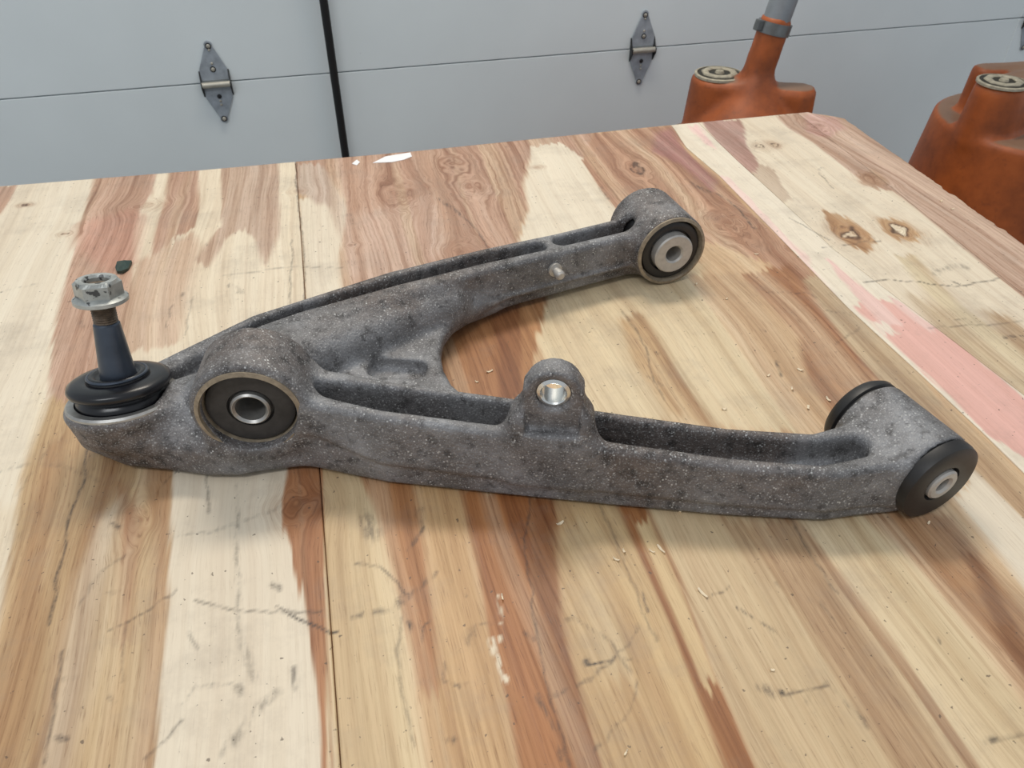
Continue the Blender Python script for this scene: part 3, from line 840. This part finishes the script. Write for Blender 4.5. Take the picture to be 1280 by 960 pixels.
        for a, b, hw in FRAYED:
            a, b = un(*a)[:2], un(*b)[:2]; e = b - a
            t = np.clip(((x - a[0]) * e[0] + (y_ - a[1]) * e[1]) / (e @ e), 0, 1)
            d = np.hypot(x - a[0] - e[0] * t + wob, y_ - a[1] - e[1] * t)
            k = (np.clip(1.3 - d / hw, 0, 1) * np.clip((vnoise(x * 500, y_ * 330, 6) - .35) * 4, 0, 1))[:, None]
            tone = tone * (1 - k) + np.array(srgb(238, 226, 200)[:3]) * k
        nr, nc = X.shape
        z = np.full(len(x), 0.0)
        V = np.stack([x, y_, z], 1)
        i = np.arange(nr * nc).reshape(nr, nc)
        F = np.stack([i[:-1, :-1], i[:-1, 1:], i[1:, 1:], i[1:, :-1]], -1).reshape(-1, 4)
        # skirt of the veneer's thickness
        rim = np.concatenate([i[0, :], i[1:, -1], i[-1, -2::-1], i[-2:0:-1, 0]])
        V2 = V[rim].copy(); V2[:, 2] -= .0016
        k = len(V); n = len(rim); ar = np.arange(n); nx_ = (ar + 1) % n
        S = np.stack([rim[ar], k + ar, k + nx_, rim[nx_]], 1)
        F = np.concatenate([F, S]); V = np.concatenate([V, V2])
        allc = np.concatenate([tone, tone[rim]]); allh = np.concatenate([heart, heart[rim]]); alld = np.concatenate([dirt, dirt[rim] * 0]); allu = np.concatenate([u, u[rim]])
        me = bpy.data.meshes.new('veneer_strip')
        me.vertices.add(len(V)); me.vertices.foreach_set('co', V.astype(np.float32).ravel())
        me.loops.add(F.size); me.loops.foreach_set('vertex_index', F.astype(np.int32).ravel())
        me.polygons.add(len(F)); me.polygons.foreach_set('loop_start', np.arange(0, F.size, 4, dtype=np.int32))
        me.update(calc_edges=True)
        at = me.attributes.new('tone', 'FLOAT_COLOR', 'POINT'); at.data.foreach_set('color', np.concatenate([allc, np.ones((len(allc), 1))], 1).astype(np.float32).ravel())
        at = me.attributes.new('heart', 'FLOAT', 'POINT'); at.data.foreach_set('value', np.clip(allh, 0, 1).astype(np.float32))
        at = me.attributes.new('dirt', 'FLOAT', 'POINT'); at.data.foreach_set('value', np.clip(alld, 0, 1).astype(np.float32))
        at = me.attributes.new('grain', 'FLOAT_VECTOR', 'POINT')
        gv = np.stack([allu + si * 3.7, V[:, 1] + si * 1.3, np.zeros(len(V))], 1); at.data.foreach_set('vector', gv.astype(np.float32).ravel())
        o = link('veneer_strip', me, M['wood'], root); o.location = (0, 0, TZ)
    # core sheet under the face veneer, and the timber stand that carries it
    out = [(-1.049, -.32), (.643, -.32), (.6465, .571), (.651, .749), (.656, .905), (.6565, .928), (.647, .9405), (.638, .950), (.626, .958), (.397, .951), (.074, .934), (-.185, .929), (-.405, .930), (-1.049, .929)]
    bm = bmesh.new()
    a = [bm.verts.new((p[0], p[1], TZ - .018)) for p in out]; b = [bm.verts.new((p[0], p[1], TZ - .0016)) for p in out]
    bm.faces.new(a[::-1]); bm.faces.new(b)
    for k in range(len(out)): bm.faces.new((a[k], a[(k + 1) % len(out)], b[(k + 1) % len(out)], b[k]))
    me = bpy.data.meshes.new('plywood_core'); bm.to_mesh(me); bm.free(); link('plywood_core', me, M['core'], root)
    for x in (-.95, .46):
        for y in (-.24, .74):
            box_obj('leg', (x, y, 0), (x + .088, y + .088, TZ - .018), M['timber'], root, bev=.003)
    for y in (-.24, .79):
        box_obj('rail', (-.862, y, TZ - .11), (.46, y + .038, TZ - .018), M['timber'], root, bev=.002)
    for x in (-.93, .48):
        box_obj('rail', (x, -.152, TZ - .11), (x + .038, .74, TZ - .018), M['timber'], root, bev=.002)


build_table()


# ------------------------------------------------------------------ the control arm
AX = np.array([0.2, -0.98, 0.0]); AX /= np.linalg.norm(AX)      # pivot axis, towards the viewer
AXB = np.array([0.1, -0.995, 0.0])
FA = np.array([0.3305, 0.2690, 0.0298])        # outer rubber face, near pivot bushing
FB = np.array([0.2685, 0.567, 0.0345])        # sleeve face, far pivot bushing
FC = un(312, 515, 0.058)
AXC = np.array([-0.12, -0.993, 0.0])       # outer face, damper bushing
FD = np.array([-0.175, 0.442, 0.046])       # ball joint, top of its seat


def build_arm():
    root = empty('control_arm', (0, 0, TZ))
    tag(root, 'weathered grey cast aluminium suspension control arm lying on the plywood', 'control arm')
    s = SDF((-.245, .225, -.006), (.375, .665, .122), .0017)
    # eyes
    a0, a1 = FA - AX * .010, FA - AX * .066
    b0, b1 = FB - AXB * .006, FB - AXB * .070
    c0, c1 = FC + AXC * .001, FC - AXC * .043
    # near beam (damper eye -> near pivot): spine between the crests; the upper wall overhangs the lower one at the mould's parting line
    F = [(-.105, .436, .022, .046, .056, .020), (-.055, .413, .0235, .042, .062, .0185), (0, .386, .0240, .022, .061, .0185), (.07, .362, .0235, .017, .056, .0185), (.139, .337, .0230, .015, .051, .0185),
         (.205, .314, .0225, .013, .046, .0185), (.262, .297, .022, .012, .045, .019), (.300, .297, .024, .012, .048, .022)]
    s.add(*s_beam(F, rnd=.0045), k=0)
    s.add(*s_beam([(x, y, w_ - .0040 + (.002 if x > 0 else 0), .003 if x > -.02 else .007, zb + .006, w_ - .0030) for x, y, w_, zb, zt, wt in F], rnd=.003), k=.001)
    # far beam, with a thin flash ridge along its side
    K = [(-.150, .462, .016, .020, .050), (-.085, .500, .018, .018, .054), (.02, .541, .019, .018, .054), (.10, .567, .019, .018, .052, .0175), (.17, .585, .0185, .018, .050, .0170), (.225, .599, .019, .018, .050, .017), (.252, .605, .020, .016, .05, .018)]
    s.add(*s_beam(K, rnd=.005), k=.006)
    s.add(*s_beam([(r[0], r[1], r[2] - .0030, .006, .026) for r in K], rnd=.004), k=.0015)
    s.add(*s_beam([(r[0], r[1], r[2] + .0016, .0185, .0225) for r in K[2:]], rnd=.0012), k=.002)
    # web between the beams near the apex, its edge cut to a round bay
    web = [(-.150, .455), (-.085, .505), (.02, .545), (.105, .570), (.098, .552), (.078, .535), (.060, .518), (.049, .500), (.044, .480), (.0435, .460), (.047, .440), (.056, .422), (.075, .400), (.07, .365), (-.03, .385), (-.11, .42)]
    s.add(*s_plan(web, .010, .024, .005), k=.018)
    # side of the far beam flaring down into the web
    s.add(*s_cone((-.07, .478, .030), (.060, .535, .030), .024, .014), k=.012)
    # eyes
    s.add(*s_cyl(a0, a1, .0295, .0025), k=.012)
    s.add(*s_cyl(b0, b1, .0340, .0025), k=.010)
    # apex body: ball joint seat, neck and belly under the damper eye
    dd = FD
    dn = np.array([.02, .22, 1.0]); dn /= np.linalg.norm(dn)
    s.add(*s_cyl(dd - dn * .026, dd, .031, .006, .039), k=.004)
    s.add(*s_cone((dd[0] + .006, dd[1] - .002, .030), (-.110, .436, .030), .022, .026), k=.012)
    s.add(*s_plan([un(95, 545, .02), un(150, 566, .02), un(215, 590, .006), un(260, 600, .003), un(300, 600, .003), un(345, 591, .003), un(385, 577, .003), (0, .40), (-.08, .46), (-.15, .475), (-.205, .47)], .002, .034, .010), k=.014)
    # small boss for the pin on the far beam
    pc = un(690, 333, .036)
    pin = np.array([pc[0], pc[1], .036])
    s.add(*s_cyl(pin + AX * .001, pin - AX * .018, .008, .002), k=.008)
    # ---- cuts
    ch = [(-.070, .4220, .0040, .048, .09), (-.048, .4100, .0060, .042, .09), (-.025, .3985, .0085, .033, .09), (0, .387, .0105, .026, .09), (.07, .3635, .0105, .024, .09), (.139, .3385, .0105, .022, .09), (.205, .3155, .0105, .022, .09), (.255, .2995, .0100, .024, .09), (.283, .2975, .0085, .028, .09)]
    s.cut(*s_beam(ch, rnd=.006), k=.005)
    ch2 = [(-.105, .4955, .0030, .038, .09), (-.06, .5170, .0045, .036, .09), (.02, .5440, .0065, .030, .09), (.09, .5660, .0075, .028, .09), (.145, .5800, .0075, .028, .09)]
    s.cut(*s_beam(ch2, rnd=.003), k=.004)
    s.cut(*s_beam([(.168, .5865, .0075, .028, .09), (.232, .6020, .0085, .028, .09)], rnd=.005), k=.004)
    s.add(*s_cyl(c0, c1, .0372, .004), k=.012)
    # pedestal and ear for the sway link
    bd = np.array([.957, -.29, 0]); bd /= np.linalg.norm(bd); fn_ = np.array([-bd[1], bd[0], 0]) * -1     # front normal
    lug = np.array([.0975, .3350, 0])
    s.add(*s_box(lug + np.array([0, .0090, .0425]), bd, (.0240, .0105, .0260), .004), k=.014)
    s.add(*s_box(lug + np.array([.001, .0105, .066]), bd, (.0182, .0080, .0245), .003), k=.018)
    hc = lug + np.array([.001, .0105, .0865])
    s.add(*s_cyl(hc + fn_ * .0085, hc - fn_ * .0080, .0172, .0025), k=.003)
    # hollow between the neck and the far rib
    s.cut(*s_beam([(-.152, .4500, .006, .037, .09), (-.128, .4680, .0075, .037, .09), (-.118, .476, .004, .042, .09)], rnd=.004), k=.008)
    # pocket in the web, ball joint seat recess, bores
    s.cut(*s_box(un(497, 462, .022) + np.array([0, 0, .004]), (.93, -.3, 0), (.022, .011, .013), .008), k=.003)
    s.cut(*s_cyl(dd - dn * .0015, dd + dn * .03, .0300), k=.002)
    for p, q, r in ((a0 + AX * .05, a1 - AX * .05, .0265), (b0 + AXB * .05, b1 - AXB * .05, .0295), (c0 + AXC * .05, c1 + AXC * .006, .0295)):
        s.cut(*s_cyl(p, q, r), k=.001)
    s.cut(*s_cyl(hc + fn_ * .03, hc - fn_ * .03, .0105), k=.001)
    s.cut(*s_cyl(hc + fn_ * .03, hc + fn_ * .0070, .0120), k=.0015)
    # flat spot-faced front of the ear
    s.cut(*s_box(hc + fn_ * .0185 + np.array([0, 0, -.004]), bd, (.0165, .010, .0225), .002), k=.002)
    s.d = np.maximum(s.d, (.0012 - s.ax[2])[None, None, :])      # nothing reaches into the table
    me = s.mesh('arm_casting')
    link('arm_casting', me, M['cast'], root)
    # cast ribs: the parting line left by the mould along the near beam and the far beam
    def seam_line(pts, r, name='parting_line'):
        cv = bpy.data.curves.new(name, 'CURVE'); cv.dimensions = '3D'; sp = cv.splines.new('POLY'); sp.points.add(len(pts) - 1)
        for q, p in zip(sp.points, pts): q.co = (p[0], p[1], p[2], 1)
        cv.bevel_depth = r; cv.bevel_resolution = 1
        tmp = bpy.data.objects.new(name, cv); me2 = bpy.data.meshes.new_from_object(tmp)
        bpy.data.objects.remove(tmp); return link(name, me2, M['cast'], root)

    # ---- rubber bushings with their steel sleeves
    def bushing(face, length, r, sleeve_r, bore, fl, name, smat, proud, rub, rim=None, lip=0.0, AX=AX):
        m = frame(face, AX)
        prof = [(sleeve_r - .0005, -.004), (sleeve_r + .0012, -.004), (sleeve_r + .0022, -.0008), (r * .86, 0.0), (r * .97, -.0015), (r, -.005), (r, -fl), (r - lip, -fl - .001),
                (r - lip, -length + fl), (r, -length + fl - .001), (r, -length + .004), (r * .9, -length), (sleeve_r - .0005, -length + .003)]
        o = lathe_obj(name, prof, M[rub], root, m, 64, closed=True, sharp=50)
        so = [(bore, proud - .0015), (bore + .0015, proud), (sleeve_r - .0012, proud), (sleeve_r, proud - .0012), (sleeve_r, -length), (bore, -length)]
        lathe_obj('sleeve', so, M[smat], o, m, 48, closed=True)
        if rim:
            lathe_obj('shell_rim', [(rim[0], -rim[2]), (rim[0] + rim[1] * .4, .0), (rim[0] + rim[1], -.001), (rim[0] + rim[1], -rim[2])], M['rim'], o, frame(face - AX * rim[3], AX), 64, closed=True)
        return o
    A = bushing(FA, .076, .0290, .0112, .0052, .009, 'pivot_bushing', 'sleeve', .001, 'rubber', None, .0018)
    B = bushing(FB - AXB * .006, .066, .0285, .0186, .0074, .006, 'pivot_bushing', 'sleeve', .006, 'rubber', (.0286, .0044, .006, -.002), 0, AXB)
    Cb = bushing(FC - AXC * .003, .036, .0285, .0126, .0096, .006, 'damper_bushing', 'steel', .0015, 'rubber_dusty', (.0287, .0046, .011, -.0060), 0, AXC)
    A['label'] = 'black flanged rubber bushing'; Cb['label'] = 'dusty black rubber bushing with open steel sleeve'

    # ---- bright bush in the ear, small pin on the far beam
    lathe_obj('ear_bush', [(.0074, .0060), (.0082, .0068), (.0103, .0058), (.0103, -.0075), (.0074, -.0075)], M['bright'], root, frame(hc, fn_), 40, closed=True)
    pn = lathe_obj('pin', [(0, -.012), (.0062, -.012), (.0062, .0022), (.0034, .0030), (.0034, .0060), (.0042, .0070), (.0042, .0120), (.0028, .0138), (0, .014)], M['sleeve'], root, frame(pin + AX * .005, AX), 20)

    # ---- ball joint: boot, stud, nut
    ax = Vector((.07, .20, 1)).normalized()
    bj = Vector(dd - dn * .0015)
    m = frame(bj, Vector((.02, .27, 1)), (1, 0, 0))
    lathe_obj('seat_ring', [(.0296, 0), (.0300, .003), (.0345, .0032), (.0358, .0018), (.0358, 0)], M['steel'], root, frame(bj, Vector(dn), (1, 0, 0)), 64, closed=True)
    boot = [(.0, 0.0), (.0285, 0.0), (.0292, .0015), (.0288, .0045), (.0268, .0060), (.0262, .0075), (.0290, .0088), (.0318, .0105), (.0326, .0128), (.0318, .0150), (.0285, .0168),
            (.0240, .0176), (.0205, .0178), (.0188, .0170), (.0182, .0186), (.0172, .0202), (.0150, .0204), (.0138, .0190), (.0128, .0184), (.0, .0180)]
    bo = lathe_obj('dust_boot', boot, M['boot'], root, m, 64, sharp=70)
    lathe_obj('boot_clip', [(.0183 + .0011 * math.cos(t), .0192 + .0011 * math.sin(t)) for t in np.linspace(0, 2 * math.pi, 8, endpoint=False)], M['stud'], bo, m, 48, closed=True)
    sm = frame(bj + ax * .0155, ax, (1, 0, 0))
    st = lathe_obj('ball_stud', [(0, 0), (.0112, 0), (.0112, .004), (.0110, .006), (.0082, .0385), (.0080, .0400), (.0068, .0412), (0, .0412)], M['stud'], root, sm, 48)
    # thread with rounded crests
    th = [(0, .041)]
    z = .041
    for k in range(9):
        th += [(.0064, z), (.0074, z + .0008)]; z += .0016
    th += [(.0064, z), (0, z)]
    lathe_obj('thread', th, M['thread'], st, sm, 32, sharp=20)
    z0 = .0550
    lathe_obj('nut_flange', [(.0072, z0), (.0150, z0), (.0163, z0 + .0008), (.0163, z0 + .0030), (.0140, z0 + .0046), (.0072, z0 + .0048)], M['nut'], st, sm, 48, closed=True)
    bm = bmesh.new()
    lo_, hi_, n_ = z0 + .0040, z0 + .0152, 6
    rings = []
    for (r, zz, circ) in ((.0142, lo_, 0), (.0142, hi_ - .0022, 0), (.0118, hi_, 1), (.0084, hi_, 1), (.0074, hi_ - .0015, 1), (.0074, hi_ - .006, 1)):
        ring = []
        for k in range(48):
            a = 2 * math.pi * k / 48 + math.radians(8)
            q = ((k / 48 * 6) % 1 - .5) * math.pi / 3
            rr = r if circ else r * math.cos(math.pi / 6) / math.cos(q)
            ring.append(bm.verts.new((rr * math.cos(a), rr * math.sin(a), zz)))
        rings.append(ring)
    for r1, r2 in zip(rings[:-1], rings[1:]):
        for k in range(48): bm.faces.new((r1[k], r1[(k + 1) % 48], r2[(k + 1) % 48], r2[k]))
    bm.faces.new(rings[0][::-1])
    bmesh.ops.recalc_face_normals(bm, faces=bm.faces); bm.transform(sm)
    me = bpy.data.meshes.new('hex_nut'); bm.to_mesh(me); bm.free()
    link('hex_nut', me, M['nut'], st)
    # stud end seen down in the nut
    lathe_obj('stud_end', [(0, z0 + .006), (.0073, z0 + .006), (.0073, z0 + .0110), (.006, z0 + .0118), (0, z0 + .0110)], M['thread'], st, sm, 32)


build_arm()


# ------------------------------------------------------------------ orange drain tanks behind the table
def ray(px, py, Z):
    d = RC.T @ np.array([(px - 640) / FPX, (480 - py) / FPX, -1.0]); return d * Z + np.array([0, 0, CH + TZ])


def tank_mesh(arms, lean, R0, boss, neck):
    """local frame: drum axis = z, z=0 at the drum's flat shoulder"""
    s = SDF((-.30, -.30, -.60), (.30, .30, .40), .0075)
    s.add(*s_cyl((0, 0, -.50), (0, 0, 0), .235, .008, R0), k=0)
    s.add(*s_cyl((0, 0, -.55), (0, 0, -.49), .235, .02), k=.01)
    if neck:
        s.add(*s_cyl((0, 0, -.02), (0, 0, boss), R0 * .93, .008, .030), k=.012)
    for p0, p1, top, hw in arms:
        s.add(*s_beam([(p0[0], p0[1], hw * .95, -.03, top, hw * .75), (p1[0], p1[1], hw * 1.22, -.03, top, hw)], rnd=.010), k=.006)
    if neck:
        s.add(*s_cyl((-lean[0] * .06, -lean[1] * .06, boss - .06), (lean[0] * .105, lean[1] * .105, boss + .105), .0285, .003, .0265), k=.022)
    return s.mesh('tank_body')


def build_tanks():
    # one with the riser pipe
    pcap = ray(899, 93, 1.42)
    bz = pcap[2]                                    # height of the boss tops
    d = RC.T @ np.array([(944 - 640) / FPX, (480 - 100) / FPX, -1.0]); hubp = d * ((bz - CH - TZ) / d[2]) + np.array([0, 0, CH + TZ])
    boss = .135; sh = bz - boss
    root = empty('drain_tank', (hubp[0], hubp[1], 0))
    tag(root, 'orange plastic drain tank with grey pipe clamped in its neck', 'tank')
    a1 = math.atan2(pcap[1] - hubp[1], pcap[0] - hubp[0]); ra = math.hypot(pcap[1] - hubp[1], pcap[0] - hubp[0])
    lean = (.20, .03)
    a3 = a1 + math.radians(197)
    me = tank_mesh([((0, 0), (ra * math.cos(a1), ra * math.sin(a1)), boss, .049), ((0, 0), (.080 * math.cos(a3), .080 * math.sin(a3)), boss - .006, .030)], lean, .185, boss, True)
    b = link('tank_body', me, M['orange'], root); b.location = (0, 0, sh)
    lathe_obj('foot_ring', [(.16, -sh), (.235, -sh), (.235, -.53), (.16, -.53)], M['orange'], root, Matrix.Translation((0, 0, sh)), 48, closed=True)
    cap(root, (pcap[0] - hubp[0], pcap[1] - hubp[1], bz))
    axd = Vector((lean[0], lean[1], 1)).normalized()
    f_ = frame(Vector((0, 0, bz)), axd, (1, 0, 0))
    lathe_obj('riser_pipe', [(.0, .09), (.0235, .09), (.0235, .62), (.0, .62)], M['grey_pipe'], root, f_, 32)
    cl = lathe_obj('hose_clamp', [(.0268, .080), (.0296, .080), (.0296, .099), (.0268, .099)], M['clamp'], root, f_, 40, closed=True)
    box_obj('clamp_screw', (-.006, .028, .081), (.006, .040, .099), M['clamp'], cl, bev=.002, mtx=f_ @ Matrix.Rotation(math.radians(100), 4, 'Z'))
    # the one cut by the picture's edge
    pc2 = ray(1254, 103, 1.40); bz2 = pc2[2]; b2 = .088
    d = RC.T @ np.array([(1296 - 640) / FPX, (480 - 150) / FPX, -1.0]); hub2 = d * ((bz2 - b2 - CH - TZ) / d[2]) + np.array([0, 0, CH + TZ])
    sh2 = bz2 - b2
    r2 = empty('drain_tank', (hub2[0], hub2[1], 0))
    tag(r2, 'orange plastic drain tank with dust on its flat top, beside the door stile', 'tank')
    a1 = math.atan2(pc2[1] - hub2[1], pc2[0] - hub2[0]); ra = math.hypot(pc2[1] - hub2[1], pc2[0] - hub2[0])
    d = RC.T @ np.array([(1236 - 640) / FPX, (480 - 82) / FPX, -1.0]); q = d * ((bz2 - CH - TZ) / d[2]) + np.array([0, 0, CH + TZ])
    a2 = math.atan2(q[1] - hub2[1], q[0] - hub2[0]); rq = math.hypot(q[1] - hub2[1], q[0] - hub2[0])
    c2 = (pc2[0] - hub2[0], pc2[1] - hub2[1]); q2 = (q[0] - hub2[0], q[1] - hub2[1])
    me = tank_mesh([((c2[0] + .15, c2[1] + .05), c2, b2, .043), ((q2[0] + .12, q2[1] + .0), q2, b2, .026)], lean, .182, b2, False)
    b = link('tank_body', me, M['orange'], r2); b.location = (0, 0, sh2)
    lathe_obj('foot_ring', [(.16, -sh2), (.235, -sh2), (.235, -.53), (.16, -.53)], M['orange'], r2, Matrix.Translation((0, 0, sh2)), 48, closed=True)
    cap(r2, (pc2[0] - hub2[0], pc2[1] - hub2[1], bz2))


def cap(root, p):
    m = Matrix.Translation(p)
    c = lathe_obj('filler_cap', [(0, -.004), (.040, -.004), (.040, .001), (.036, .003), (.0, .003)], M['capdk'], root, m, 40)
    lathe_obj('cap_ring', [(.021, .002), (.033, .002), (.034, .003), (.033, .005), (.029, .006), (.023, .0055), (.021, .004)], M['cap'], c, m @ Matrix.Rotation(.2, 4, 'Z'), 8, closed=True, sharp=15)
    lathe_obj('cap_gasket', [(.0405, -.002), (.045, -.002), (.045, .002), (.0405, .003)], M['cap'], c, m, 40, closed=True)
    lathe_obj('cap_button', [(0, .002), (.009, .002), (.007, .007), (0, .008)], M['cap'], c, m, 20)


build_tanks()


# ------------------------------------------------------------------ small litter on the table
def build_litter():
    rs = np.random.RandomState(4)
    spots = [(792, 628), (826, 687), (815, 690), (878, 742), (628, 748), (660, 470), (712, 461), (596, 478), (612, 465), (700, 470), (990, 487), (1035, 500), (1010, 510), (1050, 520),
             (908, 374), (945, 318), (870, 356), (1000, 463), (782, 942), (965, 838), (1160, 655), (780, 690), (700, 655), (850, 640), (1190, 262), (1176, 252), (735, 505), (960, 470), (905, 512), (770, 700)]
    for i, (px, py) in enumerate(spots):
        p = un(px, py)
        L = rs.uniform(.0022, .0055); W = rs.uniform(.0008, .0022)
        if (px, py) in ((878, 742), (826, 687)): L, W = .0075, .0016
        a = rs.uniform(0, math.pi)
        n = 5; v = []; f = []
        for k in range(n):
            t = k / (n - 1); w_ = W * (.35 + .65 * math.sin(math.pi * (.15 + .7 * t))) * rs.uniform(.7, 1.2)
            zz = .0004 + .0016 * (2 * t - 1) ** 2 * rs.uniform(.3, 1.0)
            for sgn in (-1, 1):
                for dz in (0, .0005):
                    v.append(((t - .5) * L, sgn * w_ / 2, zz + dz))
        for k in range(n - 1):
            b = 4 * k
            f += [(b, b + 2, b + 6, b + 4), (b + 1, b + 5, b + 7, b + 3), (b, b + 4, b + 5, b + 1), (b + 2, b + 3, b + 7, b + 6)]
        f += [(0, 1, 3, 2), (4 * n - 4, 4 * n - 2, 4 * n - 1, 4 * n - 3)]
        v = np.array(v); v[:, 2] -= v[:, 2].min() - .0001
        o = link('wood_shaving', pydata('wood_shaving', v, f, False), M['chip'])
        o.location = (p[0], p[1], TZ); o.rotation_euler = (0, 0, a)
        place = 'in front of the near beam of the control arm'
        if px > 1190 and py < 300: place = 'at the splintered saw-cut edge'
        elif px > 985 and py < 530: place = 'between the near bushing and the pink strip'
        elif px > 860 and py < 480: place = 'between the far bushing and the pink strip'
        elif py < 520: place = 'inside the fork of the control arm'
        tag(o, 'tiny pale wood shaving on plywood ' + place, 'wood shaving', 'wood shavings ' + place)
    # film scraps by the far edge, their glare painted as white colour
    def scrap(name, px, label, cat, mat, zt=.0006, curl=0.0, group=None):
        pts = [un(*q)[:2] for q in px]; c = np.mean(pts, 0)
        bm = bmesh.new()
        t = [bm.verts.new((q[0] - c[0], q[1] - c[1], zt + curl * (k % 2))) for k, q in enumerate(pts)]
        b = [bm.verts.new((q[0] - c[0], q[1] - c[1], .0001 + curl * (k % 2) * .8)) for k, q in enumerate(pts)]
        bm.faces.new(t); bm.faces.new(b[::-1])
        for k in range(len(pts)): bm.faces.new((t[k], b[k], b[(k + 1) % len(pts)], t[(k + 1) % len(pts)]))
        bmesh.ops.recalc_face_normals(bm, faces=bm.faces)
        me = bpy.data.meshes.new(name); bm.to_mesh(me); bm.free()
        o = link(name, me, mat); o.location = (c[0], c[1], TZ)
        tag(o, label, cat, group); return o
    scrap('film_glare', [(466, 204), (482, 196), (500, 193), (513, 191), (515, 196), (505, 200), (490, 203)], 'white-painted glare of a plastic film scrap near the far edge of the plywood', 'scrap', M['white'])
    scrap('film_glare', [(440, 205), (446, 200), (450, 203), (446, 207)], 'tiny white-painted glare fragment beside the larger one', 'scrap', M['white'])
    scrap('green_scrap', [(145, 337), (148, 331), (156, 328), (166, 330), (161, 338), (154, 343), (147, 342)], 'dark green scrap lying behind the ball joint nut', 'scrap', M['green'], .0025, .0015)


build_litter()
